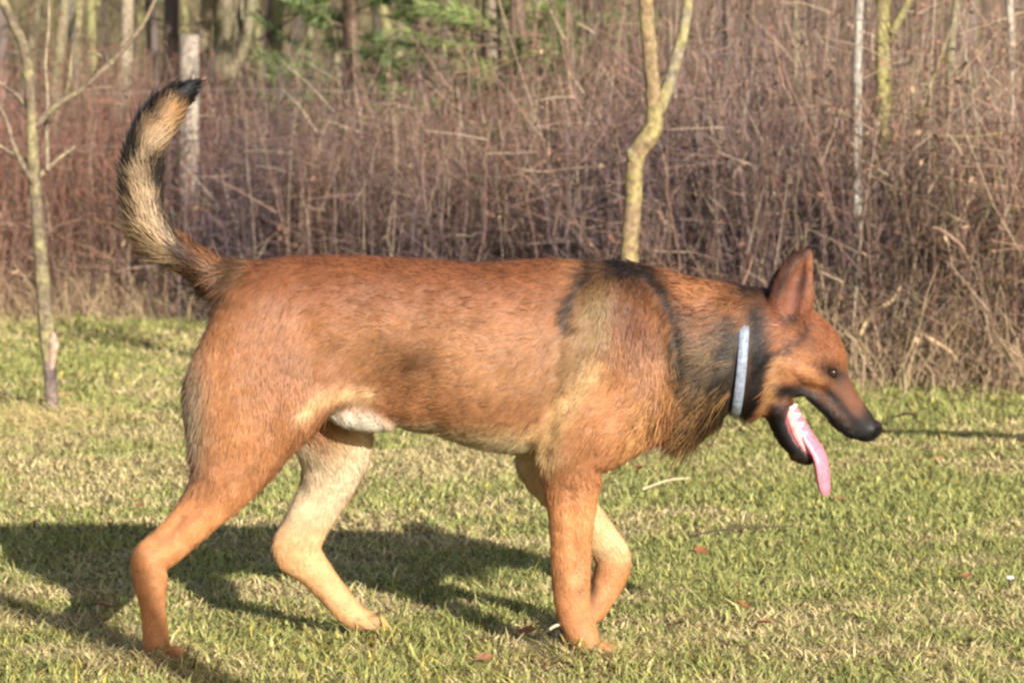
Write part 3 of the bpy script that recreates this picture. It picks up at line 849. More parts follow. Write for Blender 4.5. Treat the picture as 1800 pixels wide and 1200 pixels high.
def soften(st, sub=3):
    """Catmull-Rom through the stations so that no ring shows at a joint"""
    a = np.array(st)
    if len(a) < 3:
        return st
    p = np.vstack([2 * a[0] - a[1], a, 2 * a[-1] - a[-2]]); p[0, [2, 4]] = a[0, [2, 4]]; p[-1, [2, 4]] = a[-1, [2, 4]]
    out = []
    for i in range(1, len(p) - 2):
        for s in range(sub):
            t = s / sub
            out.append(tuple(0.5 * (2 * p[i] + (p[i + 1] - p[i - 1]) * t + (2 * p[i - 1] - 5 * p[i] + 4 * p[i + 1] - p[i + 2]) * t * t + (3 * p[i] - p[i - 1] - 3 * p[i + 1] + p[i + 2]) * t ** 3)))
    out.append(tuple(a[-1]))
    return out

CH = {}       # name -> (stations, blend)
def chain(name, lst, k=0.02):
    CH[name] = (soften(stations(lst)), k)

chain('torso', [(1120, 632, 132, 0, .092), (1075, 622, 152, 0, .104), (1030, 624, 163, 0, .112), (960, 627, 170, 0, .119), (880, 627, 165, 0, .122),
                (800, 612, 150, 0, .118), (720, 586, 131, 0, .108), (640, 562, 110, 0, .098), (560, 557, 106, 0, .096), (490, 563, 106, 0, .094), (462, 568, 84, 0, .085), (456, 575, 76, 0, .078)], .03)
chain('chest_front', [(1130, 650, 112, 0, .085), (1172, 672, 86, 0, .07), (1200, 680, 68, 0, .055)], .04)
chain('neck', [(1318, 606, 96, 0, .072), (1280, 606, 104, 0, .078), (1230, 613, 119, 0, .085), (1170, 604, 117, 0, .09), (1110, 600, 128, 0, .098)], .03)
chain('skull', [(1455, 634, 34, 0, .036), (1430, 612, 48, 0, .049), (1390, 594, 62, 0, .060), (1345, 592, 76, 0, .064), (1318, 600, 86, 0, .066)], .016)
chain('cheek', [(1432, 660, 34, 0, .042), (1395, 645, 46, 0, .057), (1355, 660, 56, 0, .058), (1325, 680, 54, 0, .055)], .018)
chain('muzzle', [(1531, 757, 15, 0, .016), (1519, 751, 23, 0, .020), (1498, 729, 27.5, 0, .024), (1481, 707, 29, 0, .027), (1460, 676, 34, 0, .031), (1437, 644, 43, 0, .038)], .010)
chain('jaw', [(1424, 804, 9, 0, .015), (1410, 796, 14, 0, .019), (1386, 770, 17, 0, .025), (1371, 735, 20, 0, .033), (1364, 706, 25, 0, .042)], .008)
chain('cheek_skin', [(1388, 690, 20, -.028, .014), (1372, 712, 18, -.026, .014)], .008)
chain('cheek_skin_far', [(1388, 690, 20, .028, .014), (1372, 712, 18, .026, .014)], .008)
for sgn, nm in ((-1, ''), (1, '_far')):
    chain('lip' + nm, [(1502, 762, 9, .014 * sgn, .007), (1480, 744, 12, .019 * sgn, .008), (1455, 718, 14, .023 * sgn, .009), (1425, 694, 12, .027 * sgn, .010), (1402, 684, 9, .031 * sgn, .010)], .007)
    chain('cheekbone' + nm, [(1452, 668, 9, .034 * sgn, .009), (1425, 652, 14, .046 * sgn, .012), (1390, 636, 18, .054 * sgn, .013)], .012)
chain('nose_pad', [(1540, 752, 12, 0, .015), (1532, 757, 13, 0, .017)], .005)
chain('chin', [(1418, 806, 9, 0, .013), (1400, 800, 10, 0, .014)], .006)
chain('brow', [(1462, 632, 13, -.030, .011), (1440, 622, 16, -.034, .012)], .010)
chain('brow_far', [(1462, 632, 13, .030, .011), (1440, 622, 16, .034, .012)], .010)
for sgn, nm, dx in ((-1, 'ear', 0), (1, 'ear_far', -7)):
    chain(nm, [(1386 + dx, 562, 33, .044 * sgn, .020), (1390 + dx, 535, 36, .050 * sgn, .018), (1394 + dx, 505, 31, .054 * sgn, .013), (1404 + dx, 475, 21, .055 * sgn, .0095), (1414 + dx, 455, 12, .054 * sgn, .008), (1420 + dx, 441, 5, .053 * sgn, .006)], .010)
chain('thigh', [(470, 560, 80, -.045, .055), (461, 610, 93, -.055, .058), (440, 690, 103, -.066, .058), (425, 758, 91, -.074, .054), (406, 815, 67, -.080, .046), (390, 850, 53, -.082, .039), (368, 880, 43, -.084, .033),
                (328, 925, 35, -.088, .026), (290, 961, 32, -.091, .0225), (263, 984, 30, -.093, .021), (264, 1015, 28, -.095, .020), (268, 1060, 22, -.097, .018), (273, 1110, 21, -.099, .020), (276, 1140, 21, -.1, .025), (290, 1151, 15, -.1, .027), (297, 1154, 12, -.1, .024)], .022)
chain('buttock', [(448, 562, 52, -.045, .045), (418, 622, 52, -.058, .045), (402, 690, 62, -.066, .046)], .03)
chain('buttock_far', [(448, 562, 52, .045, .045), (424, 622, 52, .058, .045), (440, 690, 62, .066, .046)], .03)
chain('flank', [(640, 590, 80, -.06, .035), (570, 640, 70, -.066, .036), (510, 720, 52, -.072, .038)], .03)
chain('flank_far', [(640, 590, 80, .06, .035), (570, 640, 70, .066, .036), (560, 720, 52, .072, .038)], .03)
chain('thigh_far', [(480, 560, 80, .045, .055), (500, 620, 88, .055, .058), (548, 690, 84, .066, .055), (580, 750, 72, .076, .05), (588, 800, 59, .086, .044), (577, 850, 46, .095, .036),
                    (558, 886, 40, .10, .029), (534, 932, 37, .105, .024), (521, 965, 40, .108, .021), (542, 991, 31, .110, .020), (577, 1032, 25, .113, .019), (616, 1077, 23, .116, .020), (642, 1094, 19, .118, .026), (656, 1100, 13, .119, .024)], .022)
chain('shoulder', [(1075, 545, 66, -.058, .044), (1095, 610, 74, -.068, .046), (1110, 690, 80, -.072, .048), (1050, 745, 80, -.075, .047), (1005, 786, 60, -.076, .042), (1005, 840, 50, -.073, .034),
                   (1005, 900, 40, -.071, .028), (1004, 960, 34, -.069, .024), (1004, 1010, 32, -.067, .0235), (1005, 1050, 30, -.066, .022), (1012, 1085, 29, -.065, .022), (1024, 1117, 27, -.064, .026), (1038, 1139, 19, -.064, .029), (1050, 1147, 14, -.064, .026)], .013)
chain('shoulder_far', [(1075, 545, 66, .058, .044), (1090, 610, 74, .068, .046), (1080, 690, 78, .072, .048), (1010, 760, 66, .075, .044), (952, 812, 42, .076, .036), (1000, 878, 37, .074, .028),
                       (1050, 940, 32, .072, .025), (1077, 978, 29, .070, .023), (1073, 1010, 28, .069, .022), (1056, 1045, 25, .068, .021), (1040, 1074, 22, .067, .024), (1026, 1098, 14, .066, .026)], .018)
chain('sheath', [(572, 706, 22, -.022, .022), (612, 720, 30, -.030, .030), (650, 735, 23, -.030, .026), (680, 746, 10, -.026, .014)], .012)
chain('belly_line', [(560, 660, 40, 0, .06), (650, 690, 36, 0, .06), (730, 715, 36, 0, .06)], .03)
chain('tail', [(440, 505, 46, 0, .045), (400, 500, 40, 0, .038), (362, 474, 27, 0, .028), (328, 451, 22, 0, .024), (297, 430, 24, 0, .026), (268, 400, 27, 0, .028), (252, 355, 28, 0, .028), (249, 308, 27, 0, .027),
               (256, 262, 26, 0, .026), (273, 219, 24, 0, .024), (297, 186, 19, 0, .019), (320, 166, 12, 0, .012), (337, 152, 5, 0, .006)], .014)
# toes
TOES = []
def toes(name, px, py, yo, dx, dy, r, sp=.0155, k=.0025):
    for i in range(4):
        o = (i - 1.5) * sp
        f = 1.0 if i in (1, 2) else .72
        TOES.append((px + dx * f, py + dy * f, yo + o * 1.03, dx, dy))
        chain('%s_%d' % (name, i), [(px - dx * .15, py - 3, r * 1.05, yo + o * .8, .0085), (px + dx * f * .55, py + dy * f * .4 - 5, r * 1.12, yo + o, .0082), (px + dx * f, py + dy * f, r * .86, yo + o * 1.03, .0074)], k)
toes('toe_hind', 294, 1152, -.1, 32, 6, 11)
toes('toe_hind_far', 655, 1098, .119, 24, 12, 11)
toes('toe_fore', 1046, 1144, -.064, 38, 9, 11.5)
toes('toe_fore_far', 1030, 1090, .066, -8, 24, 10)

# signed field on a grid, then naive surface nets
H = 0.004
lo = np.array([P(195, 0, YM)[0] - .02, YM - .165, -0.012]); hi = np.array([P(1560, 0, YM)[0] + .03, YM + .185, P(0, 120, YM)[2] + .03])
dims = np.ceil((hi - lo) / H).astype(int) + 1
field = np.full(dims, 0.2, np.float32)
gxs = [lo[i] + np.arange(dims[i]) * H for i in range(3)]
def sub_grid(box_lo, box_hi):
    s = [slice(max(0, int((box_lo[i] - lo[i]) / H)), min(dims[i], int((box_hi[i] - lo[i]) / H) + 2)) for i in range(3)]
    g = np.stack(np.meshgrid(*[gxs[i][s[i]] for i in range(3)], indexing='ij'), -1)
    return tuple(s), g
def smin(a, b_, k):
    h = np.maximum(k - np.abs(a - b_), 0) / k
    return np.minimum(a, b_) - h * h * k * .25
def chain_field(st, g):
    d = None
    for A, B in zip(st[:-1], st[1:]):
        e = seg_eval(g, A, B)
        d = e if d is None else smin(d, e, .004)
    return d
def bounds(st, m):
    a = np.array(st)
    return (np.array([(a[:, 0] - a[:, 2]).min() - m, (a[:, 3] - a[:, 4]).min() - m, (a[:, 1] - a[:, 2]).min() - m]),
            np.array([(a[:, 0] + a[:, 2]).max() + m, (a[:, 3] + a[:, 4]).max() + m, (a[:, 1] + a[:, 2]).max() + m]))
for nm, (st, k) in CH.items():
    bl, bh = bounds(st, k + .02)
    s, g = sub_grid(bl, bh)
    tmp = np.full(g.shape[:3], .2, np.float32)
    for A, B in zip(st[:-1], st[1:]):
        cl, chh = bounds([A, B], k + .02)
        s2, g2 = sub_grid(np.maximum(cl, bl), np.minimum(chh, bh))
        loc = tuple(slice(max(0, a_.start - b_.start), a_.stop - b_.start) for a_, b_ in zip(s2, s))
        tmp[loc] = smin(tmp[loc], seg_eval(g2, A, B).astype(np.float32)[:tmp[loc].shape[0], :tmp[loc].shape[1], :tmp[loc].shape[2]], .004)
    field[s] = smin(field[s], tmp, k)
def carve(st, k):
    bl, bh = bounds(st, k + .015)
    s, g = sub_grid(bl, bh)
    field[s] = -smin(-field[s], chain_field(st, g).astype(np.float32), k)
# hollow of the ears, eye sockets, mouth slit at the lip corner, nostrils
for sgn, dx in ((-1, 0), (1, -7)):
    carve(stations([(1392 + dx, 545, 15, .072 * sgn, .016), (1397 + dx, 515, 17, .070 * sgn, .0125), (1404 + dx, 488, 11, .066 * sgn, .0085), (1412 + dx, 464, 4, .0615 * sgn, .005)]), .006)
    carve(stations([(1456, 652, 6.5, .047 * sgn, .0115), (1472, 660, 5.5, .046 * sgn, .0115)]), .004)
carve(stations([(1392, 697, 5, 0, .05), (1410, 705, 12, 0, .08), (1440, 745, 20, 0, .08)]), .004)
for sgn in (-1, 1):
    carve(stations([(1549, 753, 3.5, .0085 * sgn, .0035), (1542, 758, 3, .0145 * sgn, .005)]), .002)
# trough of the lower jaw
carve(stations([(1386, 722, 8, 0, .022), (1404, 765, 9, 0, .015), (1420, 788, 6, 0, .009)]), .005)

def surface_nets(Fv):
    ins = Fv < 0
    nx, ny, nz = Fv.shape
    cnt = np.zeros((nx - 1, ny - 1, nz - 1), np.int8)
    offs = [(a, b_, c) for a in (0, 1) for b_ in (0, 1) for c in (0, 1)]
    for a, b_, c in offs:
        cnt += ins[a:nx - 1 + a, b_:ny - 1 + b_, c:nz - 1 + c]
    act = (cnt > 0) & (cnt < 8)
    idx = np.argwhere(act)
    vid = np.full(act.shape, -1, np.int64); vid[act] = np.arange(len(idx))
    acc = np.zeros((len(idx), 3)); num = np.zeros(len(idx))
    for ax in range(3):
        others = [i for i in range(3) if i != ax]
        for a in (0, 1):
            for b_ in (0, 1):
                o0 = np.zeros(3, int); o0[others[0]] = a; o0[others[1]] = b_
                o1 = o0.copy(); o1[ax] = 1
                f0 = Fv[tuple((idx + o0).T)]; f1 = Fv[tuple((idx + o1).T)]
                cr_ = (f0 < 0) != (f1 < 0)
                t = np.where(cr_, f0 / np.where(cr_, f0 - f1, 1), 0)
                pt = np.tile(o0.astype(float), (len(idx), 1)); pt[:, ax] += t
                acc[cr_] += pt[cr_]; num[cr_] += 1
    v = idx + acc / num[:, None]
    quads = []
    for ax in range(3):
        o = [i for i in range(3) if i != ax]
        sl0 = [slice(None)] * 3; sl1 = [slice(None)] * 3
        sl0[ax] = slice(0, -1); sl1[ax] = slice(1, None)
        cr_ = ins[tuple(sl0)] != ins[tuple(sl1)]
        e = np.argwhere(cr_)
        e = e[(e[:, o[0]] > 0) & (e[:, o[1]] > 0)]
        u = np.zeros(3, int); u[o[0]] = 1; w_ = np.zeros(3, int); w_[o[1]] = 1
        ok = np.ones(len(e), bool)
        for q_ in (e, e - u, e - u - w_, e - w_):
            ok &= (q_ < np.array(vid.shape)).all(1) & (q_ >= 0).all(1)
        e = e[ok]
        q = np.stack([vid[tuple(e.T)], vid[tuple((e - u).T)], vid[tuple((e - u - w_).T)], vid[tuple((e - w_).T)]], -1)
        inside0 = ins[tuple(e.T)]
        flip = inside0 if ax != 1 else ~inside0
        q = np.where(flip[:, None], q, q[:, ::-1])
        quads.append(q)
    return v, np.concatenate(quads)

dv, dq = surface_nets(field)
dv = lo[None] + dv * H
edges = np.concatenate([dq[:, [0, 1]], dq[:, [1, 2]], dq[:, [2, 3]], dq[:, [3, 0]]])
deg = np.bincount(edges.ravel(), minlength=len(dv)).astype(float)
def relax(v, lam):
    acc = np.stack([np.bincount(edges[:, 0], v[edges[:, 1], i], len(v)) + np.bincount(edges[:, 1], v[edges[:, 0], i], len(v)) for i in range(3)], -1)
    return v + lam * (acc / deg[:, None] - v)
for _ in range(3):
    dv = relax(dv, .5); dv = relax(dv, -.42)
def normals(v, q):
    n_ = np.cross(v[q[:, 2]] - v[q[:, 0]], v[q[:, 3]] - v[q[:, 1]])
    out = np.stack([np.bincount(q.ravel(), np.repeat(n_[:, i], 4), len(v)) for i in range(3)], -1)
    return out / (np.linalg.norm(out, axis=1, keepdims=True) + 1e-12)
dn = normals(dv, dq)
cen_ = dv.mean(0)
if ((dv - cen_) * dn).sum() < 0:
    dq = dq[:, ::-1]; dn = -dn
S0 = F / YM
def side_view():
    return 900 + dv[:, 0] * S0, 600 - ((dv[:, 2] - CAMH) * CP + YM * SP) / (YM * CP - (dv[:, 2] - CAMH) * SP) * F
DX, DY = side_view()
def blob(cx, cy, rx, ry, a=0, p=2.0):
    ca, sa = math.cos(a), math.sin(a)
    x = (DX - cx) * ca + (DY - cy) * sa; y = -(DX - cx) * sa + (DY - cy) * ca
    return np.exp(-(((x / rx) ** 2 + (y / ry) ** 2) ** (p / 2)))
def line(pts, w, p=2.0):
    d = np.full(len(DX), 1e9)
    for (x0, y0), (x1, y1) in zip(pts[:-1], pts[1:]):
        ex, ey = x1 - x0, y1 - y0
        t = np.clip(((DX - x0) * ex + (DY - y0) * ey) / (ex * ex + ey * ey), 0, 1)
        d = np.minimum(d, np.hypot(DX - x0 - ex * t, DY - y0 - ey * t))
    return np.exp(-(d / w) ** p)
lat = np.clip(np.abs(dn[:, 1]) * 1.6 - .3, 0, 1)
near_side = (dv[:, 1] < YM + .02) * 1.0
rel_ = (-.011 * line([(1030, 475), (995, 545), (978, 640), (968, 720), (952, 790)], 17)
        - .013 * line([(1140, 490), (1175, 540), (1195, 620), (1185, 700), (1150, 755)], 16)
        + .007 * blob(1050, 730, 45, 60, .5) + .006 * blob(1120, 660, 36, 60) + .005 * blob(1050, 540, 24, 60, .2)
        - .006 * line([(1090, 640), (1050, 680), (1000, 690)], 14)
        - .008 * blob(640, 640, 60, 50) - .006 * line([(520, 470), (545, 560), (560, 660)], 22)
        + .006 * blob(430, 640, 50, 80) - .002 * line([(400, 620), (405, 720), (395, 800)], 16)
        + .004 * blob(470, 500, 36, 24) - .006 * line([(330, 895), (300, 935), (280, 950)], 9) * near_side
        - .005 * line([(1000, 850), (1008, 940), (1010, 1000)], 9) * near_side + .004 * blob(1002, 1015, 22, 18) * near_side
        + .0007 * sum(line([(880 - 44 * k_ + 30, 520), (860 - 44 * k_, 620), (868 - 44 * k_, 720)], 11) for k_ in range(4))
        - .005 * line([(1395, 660), (1430, 690)], 10))
dv = dv + dn * (.62 * rel_ * lat)[:, None]
for _ in range(2):
    dv = relax(dv, .5); dv = relax(dv, -.48)
dn = normals(dv, dq)

# ---- nearest body region, flow of the coat
names = list(CH)
D = np.stack([chain_field(CH[nm][0], dv) for nm in names], -1)
flow = np.zeros_like(dv); wsum = np.zeros(len(dv))
for i, nm in enumerate(names):
    st = CH[nm][0]
    best = np.full(len(dv), 1e9); tdir = np.zeros((len(dv), 3))
    for A, B in zip(st[:-1], st[1:]):
        e = seg_eval(dv, A, B)
        dvec = np.array([B[0] - A[0], B[3] - A[3], B[1] - A[1]]); dvec /= np.linalg.norm(dvec) + 1e-9
        m_ = e < best
        best[m_] = e[m_]; tdir[m_] = dvec
    w_ = np.exp(-np.clip(best, -.02, .2) / .012)
    if nm in ('flank', 'flank_far', 'belly_line', 'sheath', 'chest_front'):
        w_ *= .15
    flow += tdir * w_[:, None]; wsum += w_
flow /= wsum[:, None]
def near_of(*keys):
    cols = [i for i, nm in enumerate(names) if any(nm.startswith(k_) for k_ in keys)]
    return D[:, cols].min(1)
rT, rN = near_of('torso'), near_of('neck')
rTail, rHead = near_of('tail'), near_of('skull', 'cheek', 'muzzle', 'jaw', 'brow')
rEar = near_of('ear')
flow[:, 2] -= .38 * np.exp(-np.maximum(np.minimum(rT, rN), 0) / .02) * (rTail > .012)
flow -= dn * (flow * dn).sum(1, keepdims=True)
flow /= np.linalg.norm(flow, axis=1, keepdims=True) + 1e-9

# ---- coat colours, laid out in the dog's own side view (px, py measured on its mid plane)
DX, DY = side_view()
YD = dv[:, 1] - YM
DX0, DY0 = DX.copy(), DY.copy()
def warp(on):
    global DX, DY
    if on:
        DX = DX0 + (fbm(dv, 38, 91) - .48) * 22 + (fbm(dv, 150, 92) - .48) * 30
        DY = DY0 + (fbm(dv, 38, 95) - .48) * 22 + (fbm(dv, 150, 96) - .48) * 30
    else:
        DX, DY = DX0.copy(), DY0.copy()
def ramp(v, a, b_):
    t = np.clip((v - a) / (b_ - a), 0, 1); return t * t * (3 - 2 * t)
coat = np.tile(lin((166, 106, 68)), (len(dv), 1))
def paint(w, c):
    global coat
    w = np.clip(w, 0, 1)[:, None]
    coat = coat * (1 - w) + lin(c)[None] * w
legs_near = np.clip(1 - ramp(near_of('thigh', 'shoulder', 'toe'), .0, .02), 0, 1)
n_big = fbm(dv, 16, 3); n_mid = fbm(dv, 42, 8); n_fine = fbm(dv, 110, 12)
# back: redder and darker; flanks tan
paint(.85 * ramp(-DY, -590, -475) * ramp(DX, 370, 470) * (1 - ramp(DX, 960, 1030)), (128, 72, 44))
paint(.5 * blob(820, 600, 200, 60), (184, 124, 84))
paint(.5 * blob(880, 660, 150, 60), (188, 134, 92))
paint(.55 * blob(660, 610, 100, 60), (152, 104, 68))
paint(.9 * blob(740, 626, 44, 34), (96, 60, 34))
# thigh
paint(.65 * blob(420, 710, 90, 130), (206, 136, 86))
paint(.5 * blob(480, 600, 60, 90), (164, 104, 68))
paint(.7 * blob(350, 710, 24, 100), (196, 176, 150))
# lower legs orange
paint(.85 * ramp(DY, 800, 900), (228, 150, 94))
paint(.5 * blob(370, 860, 40, 26, -.9), (160, 98, 66))
paint(.4 * line([(330, 905), (300, 935)], 12), (156, 96, 64))  # shade of the groove before the Achilles tendon, put into the coat colour
# belly, chest underside and groin: cream
low = ramp(DY, 715, 780) * ramp(DX, 540, 640) * (1 - ramp(DX, 930, 985)) * (1 - ramp(DY, 810, 840))
paint(.85 * low, (222, 180, 130))
paint(.9 * blob(900, 778, 70, 16, .12), (232, 200, 152))
paint(.85 * line([(540, 715), (560, 695), (600, 680), (660, 688)], 14), (226, 176, 126))
under = np.clip(-dn[:, 2] * 2.6 - 1.8, 0, 1) * ramp(DY, 640, 690) * (1 - ramp(DY, 800, 830)) * ramp(DX, 500, 560) * (1 - ramp(DX, 930, 980))
paint(.9 * under, (240, 216, 182))
sh = np.exp(-np.maximum(near_of('sheath'), 0) / .006)
paint(.97 * sh, (252, 232, 212)); paint(.85 * sh * blob(604, 702, 40, 16), (224, 164, 152)); paint(.7 * blob(684, 742, 9, 9) * sh, (120, 92, 76))
# inner faces of the legs are pale
inner_far = ramp(YD, .02, .05) * ramp(-dn[:, 1], .0, .45) * ramp(DY, 640, 720)
inner_near = ramp(-YD, .02, .05) * ramp(dn[:, 1], .1, .5) * ramp(DY, 640, 720)
pale = np.maximum(inner_far, inner_near)
paint(.95 * pale * (1 - ramp(DY, 900, 1010)) * (1 - ramp(DX, 900, 950)), (252, 216, 178))
paint(.75 * pale * ramp(DY, 880, 980) * (1 - ramp(DX, 900, 950)), (246, 186, 130))
paint(.8 * pale * ramp(DX, 900, 950) * (1 - ramp(DY, 960, 1010)), (250, 206, 150))
warp(True)
# shoulder
paint(.75 * blob(1085, 700, 90, 90), (204, 134, 82))
paint(.9 * line([(1040, 640), (985, 720), (955, 785)], 21), (228, 176, 120))
paint(.6 * line([(1145, 700), (1110, 790)], 22), (214, 152, 94))
paint(.9 * blob(1046, 548, 36, 66, .12), (160, 130, 92))
paint(.6 * blob(1010, 630, 40, 60, .3), (132, 106, 74))
paint(.94 * line([(994, 570), (1004, 525), (1040, 468)], 13), (36, 29, 25))  # shadow along the shoulder blade's rear edge, painted into the coat
paint(.85 * blob(1100, 482, 60, 30, .25), (50, 39, 29))
paint(.85 * blob(1118, 560, 34, 70, -.3), (112, 60, 34))
paint(.6 * ramp(n_mid, .46, .58) * blob(1075, 520, 50, 50), (110, 70, 44))
# neck and ruff
nk = np.exp(-np.maximum(rN, 0) / .012) * ramp(DX, 1150, 1185) * (1 - ramp(DX, 1300, 1312))
paint(.85 * nk * (1 - ramp(DY, 560, 620)), (174, 110, 70))
paint(.85 * nk * ramp(DY, 560, 620), (162, 126, 80))
paint(.85 * nk * ramp(n_mid, .47, .54) * ramp(DY, 510, 590), (60, 44, 32))
paint(.97 * blob(1270, 690, 50, 95, .1) * ramp(DX, 1195, 1225), (22, 19, 17))
paint(.92 * blob(1280, 610, 24, 70), (36, 28, 23))
paint(.8 * nk * ramp(n_mid, .49, .55) * ramp(DY, 550, 600) * (1 - ramp(DX, 1262, 1285)), (158, 112, 68))
paint(.75 * blob(1160, 690, 36, 60), (184, 124, 78))
paint(.85 * blob(1222, 720, 20, 50), (150, 108, 70))
paint(.97 * line([(1080, 460), (1138, 478), (1172, 516), (1190, 570), (1206, 645)], 20), (18, 16, 14))
warp(False)
# throat behind the collar is black
paint(.98 * line([(1338, 550), (1340, 640), (1328, 712)], 32, 4), (12, 11, 11))
paint(.9 * line([(1312, 508), (1345, 508), (1360, 520)], 22), (30, 24, 22))
paint(.9 * blob(1346, 746, 18, 16), (176, 128, 74))
# head
hd = np.exp(-np.maximum(rHead, 0) / .01) * ramp(DX + .12 * (DY - 600), 1346, 1366)
paint(.9 * hd, (172, 104, 66))
paint(.8 * hd * blob(1395, 638, 46, 24, .5), (212, 142, 94))
paint(.8 * hd * line([(1362, 640), (1350, 700)], 16), (200, 146, 92))
paint(.7 * hd * blob(1440, 590, 34, 32), (138, 78, 46))
paint(.7 * hd * blob(1478, 622, 14, 14), (196, 116, 66))
paint(.7 * hd * line([(1405, 640), (1442, 664)], 11), (220, 150, 100))  # highlight on the cheekbone, painted in as lighter coat
paint(.7 * blob(1366, 560, 18, 34, .2) * (1 - ramp(rEar, .02, .03)), (186, 112, 72))
warp(True)
paint(.9 * line([(1414, 576), (1398, 600), (1360, 614), (1330, 622)], 8), (26, 18, 15))  # shadow line behind the cheek, painted onto the fur from the ear base
paint(.8 * hd * ramp(n_fine, .5, .6) * blob(1430, 590, 50, 50), (96, 54, 34))
paint(.6 * hd * ramp(n_mid, .5, .58) * blob(1385, 610, 40, 50), (110, 66, 42))
warp(False)
paint(.85 * blob(1466, 657, 25, 19, .5) * hd, (40, 30, 26))
paint(.97 * line([(1450, 648), (1463, 654), (1478, 662)], 12) * hd, (18, 14, 13))
paint(.7 * line([(1452, 644), (1428, 636)], 7) * hd, (76, 46, 32))
paint(.8 * line([(1480, 668), (1470, 694)], 10) * hd, (98, 70, 56))
mz = np.exp(-np.maximum(near_of('muzzle'), 0) / .008)
axis_t = ((DX - 1440) * 35 + (DY - 645) * 42) / 54.7
side_n = ((DX - 1440) * 42 - (DY - 645) * 35) / 54.7           # + towards the bridge
paint(.8 * mz * ramp(axis_t, 30, 60), (120, 72, 48))
paint(.98 * mz * ramp(axis_t, 20, 40) * ramp(-side_n, 0, 14), (16, 14, 14))
paint(.95 * mz * ramp(axis_t, 88, 124), (24, 21, 20))
paint(.98 * line([(1380, 682), (1404, 684), (1433, 704), (1458, 731), (1478, 752), (1502, 771)], 17, 3) * (rHead < .02), (14, 12, 12))
jw = np.exp(-np.maximum(near_of('jaw', 'cheek_skin'), 0) / .012) * ramp(DY, 692, 712) * ramp(DX, 1346, 1358)
paint(.99 * jw, (17, 15, 16))
inner_jaw = jw * ramp(dn[:, 0] * .87 - dn[:, 2] * -.5, .25, .55) * ramp(DY, 700, 715) * ramp(DX, 1374, 1382)
paint(.97 * inner_jaw, (206, 112, 120))
nose = np.exp(-(np.hypot(DX - 1541, DY - 757) / 17) ** 4)
paint(.98 * nose, (20, 18, 19))
# ears
er = np.exp(-np.maximum(rEar, 0) / .004) * (1 - ramp(DY, 560, 580))
paint(.85 * er, (140, 80, 54))
inner_ear = er * blob(1392, 522, 15, 34, .22) * ramp(-dn[:, 1] * np.sign(-YD + 1e-9), .2, .6)
paint(.55 * inner_ear, (170, 104, 86))
paint(.9 * er * blob(1404, 496, 9, 26, .25) * ramp(np.abs(YD), .046, .052), (70, 34, 26))
paint(.85 * er * line([(1360, 515), (1385, 462), (1415, 438)], 10), (66, 42, 34))
paint(.85 * blob(1386, 560, 16, 10), (46, 28, 20))
paint(.6 * er * line([(1424, 450), (1424, 520)], 7), (166, 96, 62))
# tail
warp(False)
tl = np.exp(-np.maximum(rTail, 0) / .010) * (1 - ramp(DX, 425, 450)) * (1 - ramp(DY, 560, 580))
paint(.9 * tl, (204, 168, 132))
warp(True)
paint(.85 * tl * blob(300, 200, 44, 44), (206, 144, 88))
paint(.98 * tl * line([(230, 400), (224, 345), (226, 290), (240, 235), (268, 190), (300, 162), (345, 142)], 18), (26, 24, 27))
paint(.98 * tl * blob(330, 160, 46, 30), (14, 13, 17)); paint(.97 * tl * ramp(DX - .8 * (DY - 190), 292, 312) * (DY < 240), (13, 12, 16))
paint(.97 * tl * blob(276, 300, 22, 30), (36, 30, 30))
paint(.97 * tl * line([(278, 320), (292, 380), (325, 430), (365, 448)], 14), (36, 30, 30))
paint(.85 * tl * ramp(DX, 315, 340) * (DY > 380), (150, 92, 56))
paint(.9 * tl * line([(322, 445), (350, 480), (388, 540)], 14), (50, 36, 26))
paint(.6 * tl * ramp(n_mid, .48, .55) * ramp(DX, 315, 340) * (DY > 380), (60, 42, 31))
paint(.5 * blob(418, 468, 30, 20, -.6), (80, 54, 42))
paint(.55 * line([(390, 540), (404, 500), (424, 470)], 11), (72, 50, 38))
warp(False)
# pads, claws
pads = ramp(-dn[:, 2], .3, .7) * (1 - ramp(near_of('toe'), .004, .02)) * ramp(DY, 1060, 1090)
paint(.95 * pads, (34, 28, 27))
paint(.9 * blob(1046, 1030, 9, 34) * ramp(YD, .03, .05), (60, 48, 44))
paint(.9 * blob(984, 1110, 16, 16) * ramp(-YD, .0, .03), (30, 26, 25))
paint(.7 * blob(1019, 1022, 6, 13) * ramp(-YD, .0, .03), (110, 84, 74))
for k_ in range(0, len(TOES), 4):
    tx_, ty_, yo_, dx_, dy_ = TOES[k_]
    paint(.8 * line([(tx_ + dx_ * .12, ty_ - 12), (tx_ + dx_ * .2, ty_ + 8)], 3.5) * (np.abs(YD - yo_) < .035), (70, 44, 32))  # shade between the toes, painted as dark lines instead of carved gaps
# mottling that belongs to the coat
coat *= .82 * (1 + .45 * (n_mid - .48) + .5 * (n_big - .48) + .45 * (n_fine - .48))[:, None]
lum = coat.mean(1, keepdims=True)
coat = (coat * .95 + lum * .05) * np.array([.97, 1.02, .95])[None]
coat = np.clip(coat, .004, .9)

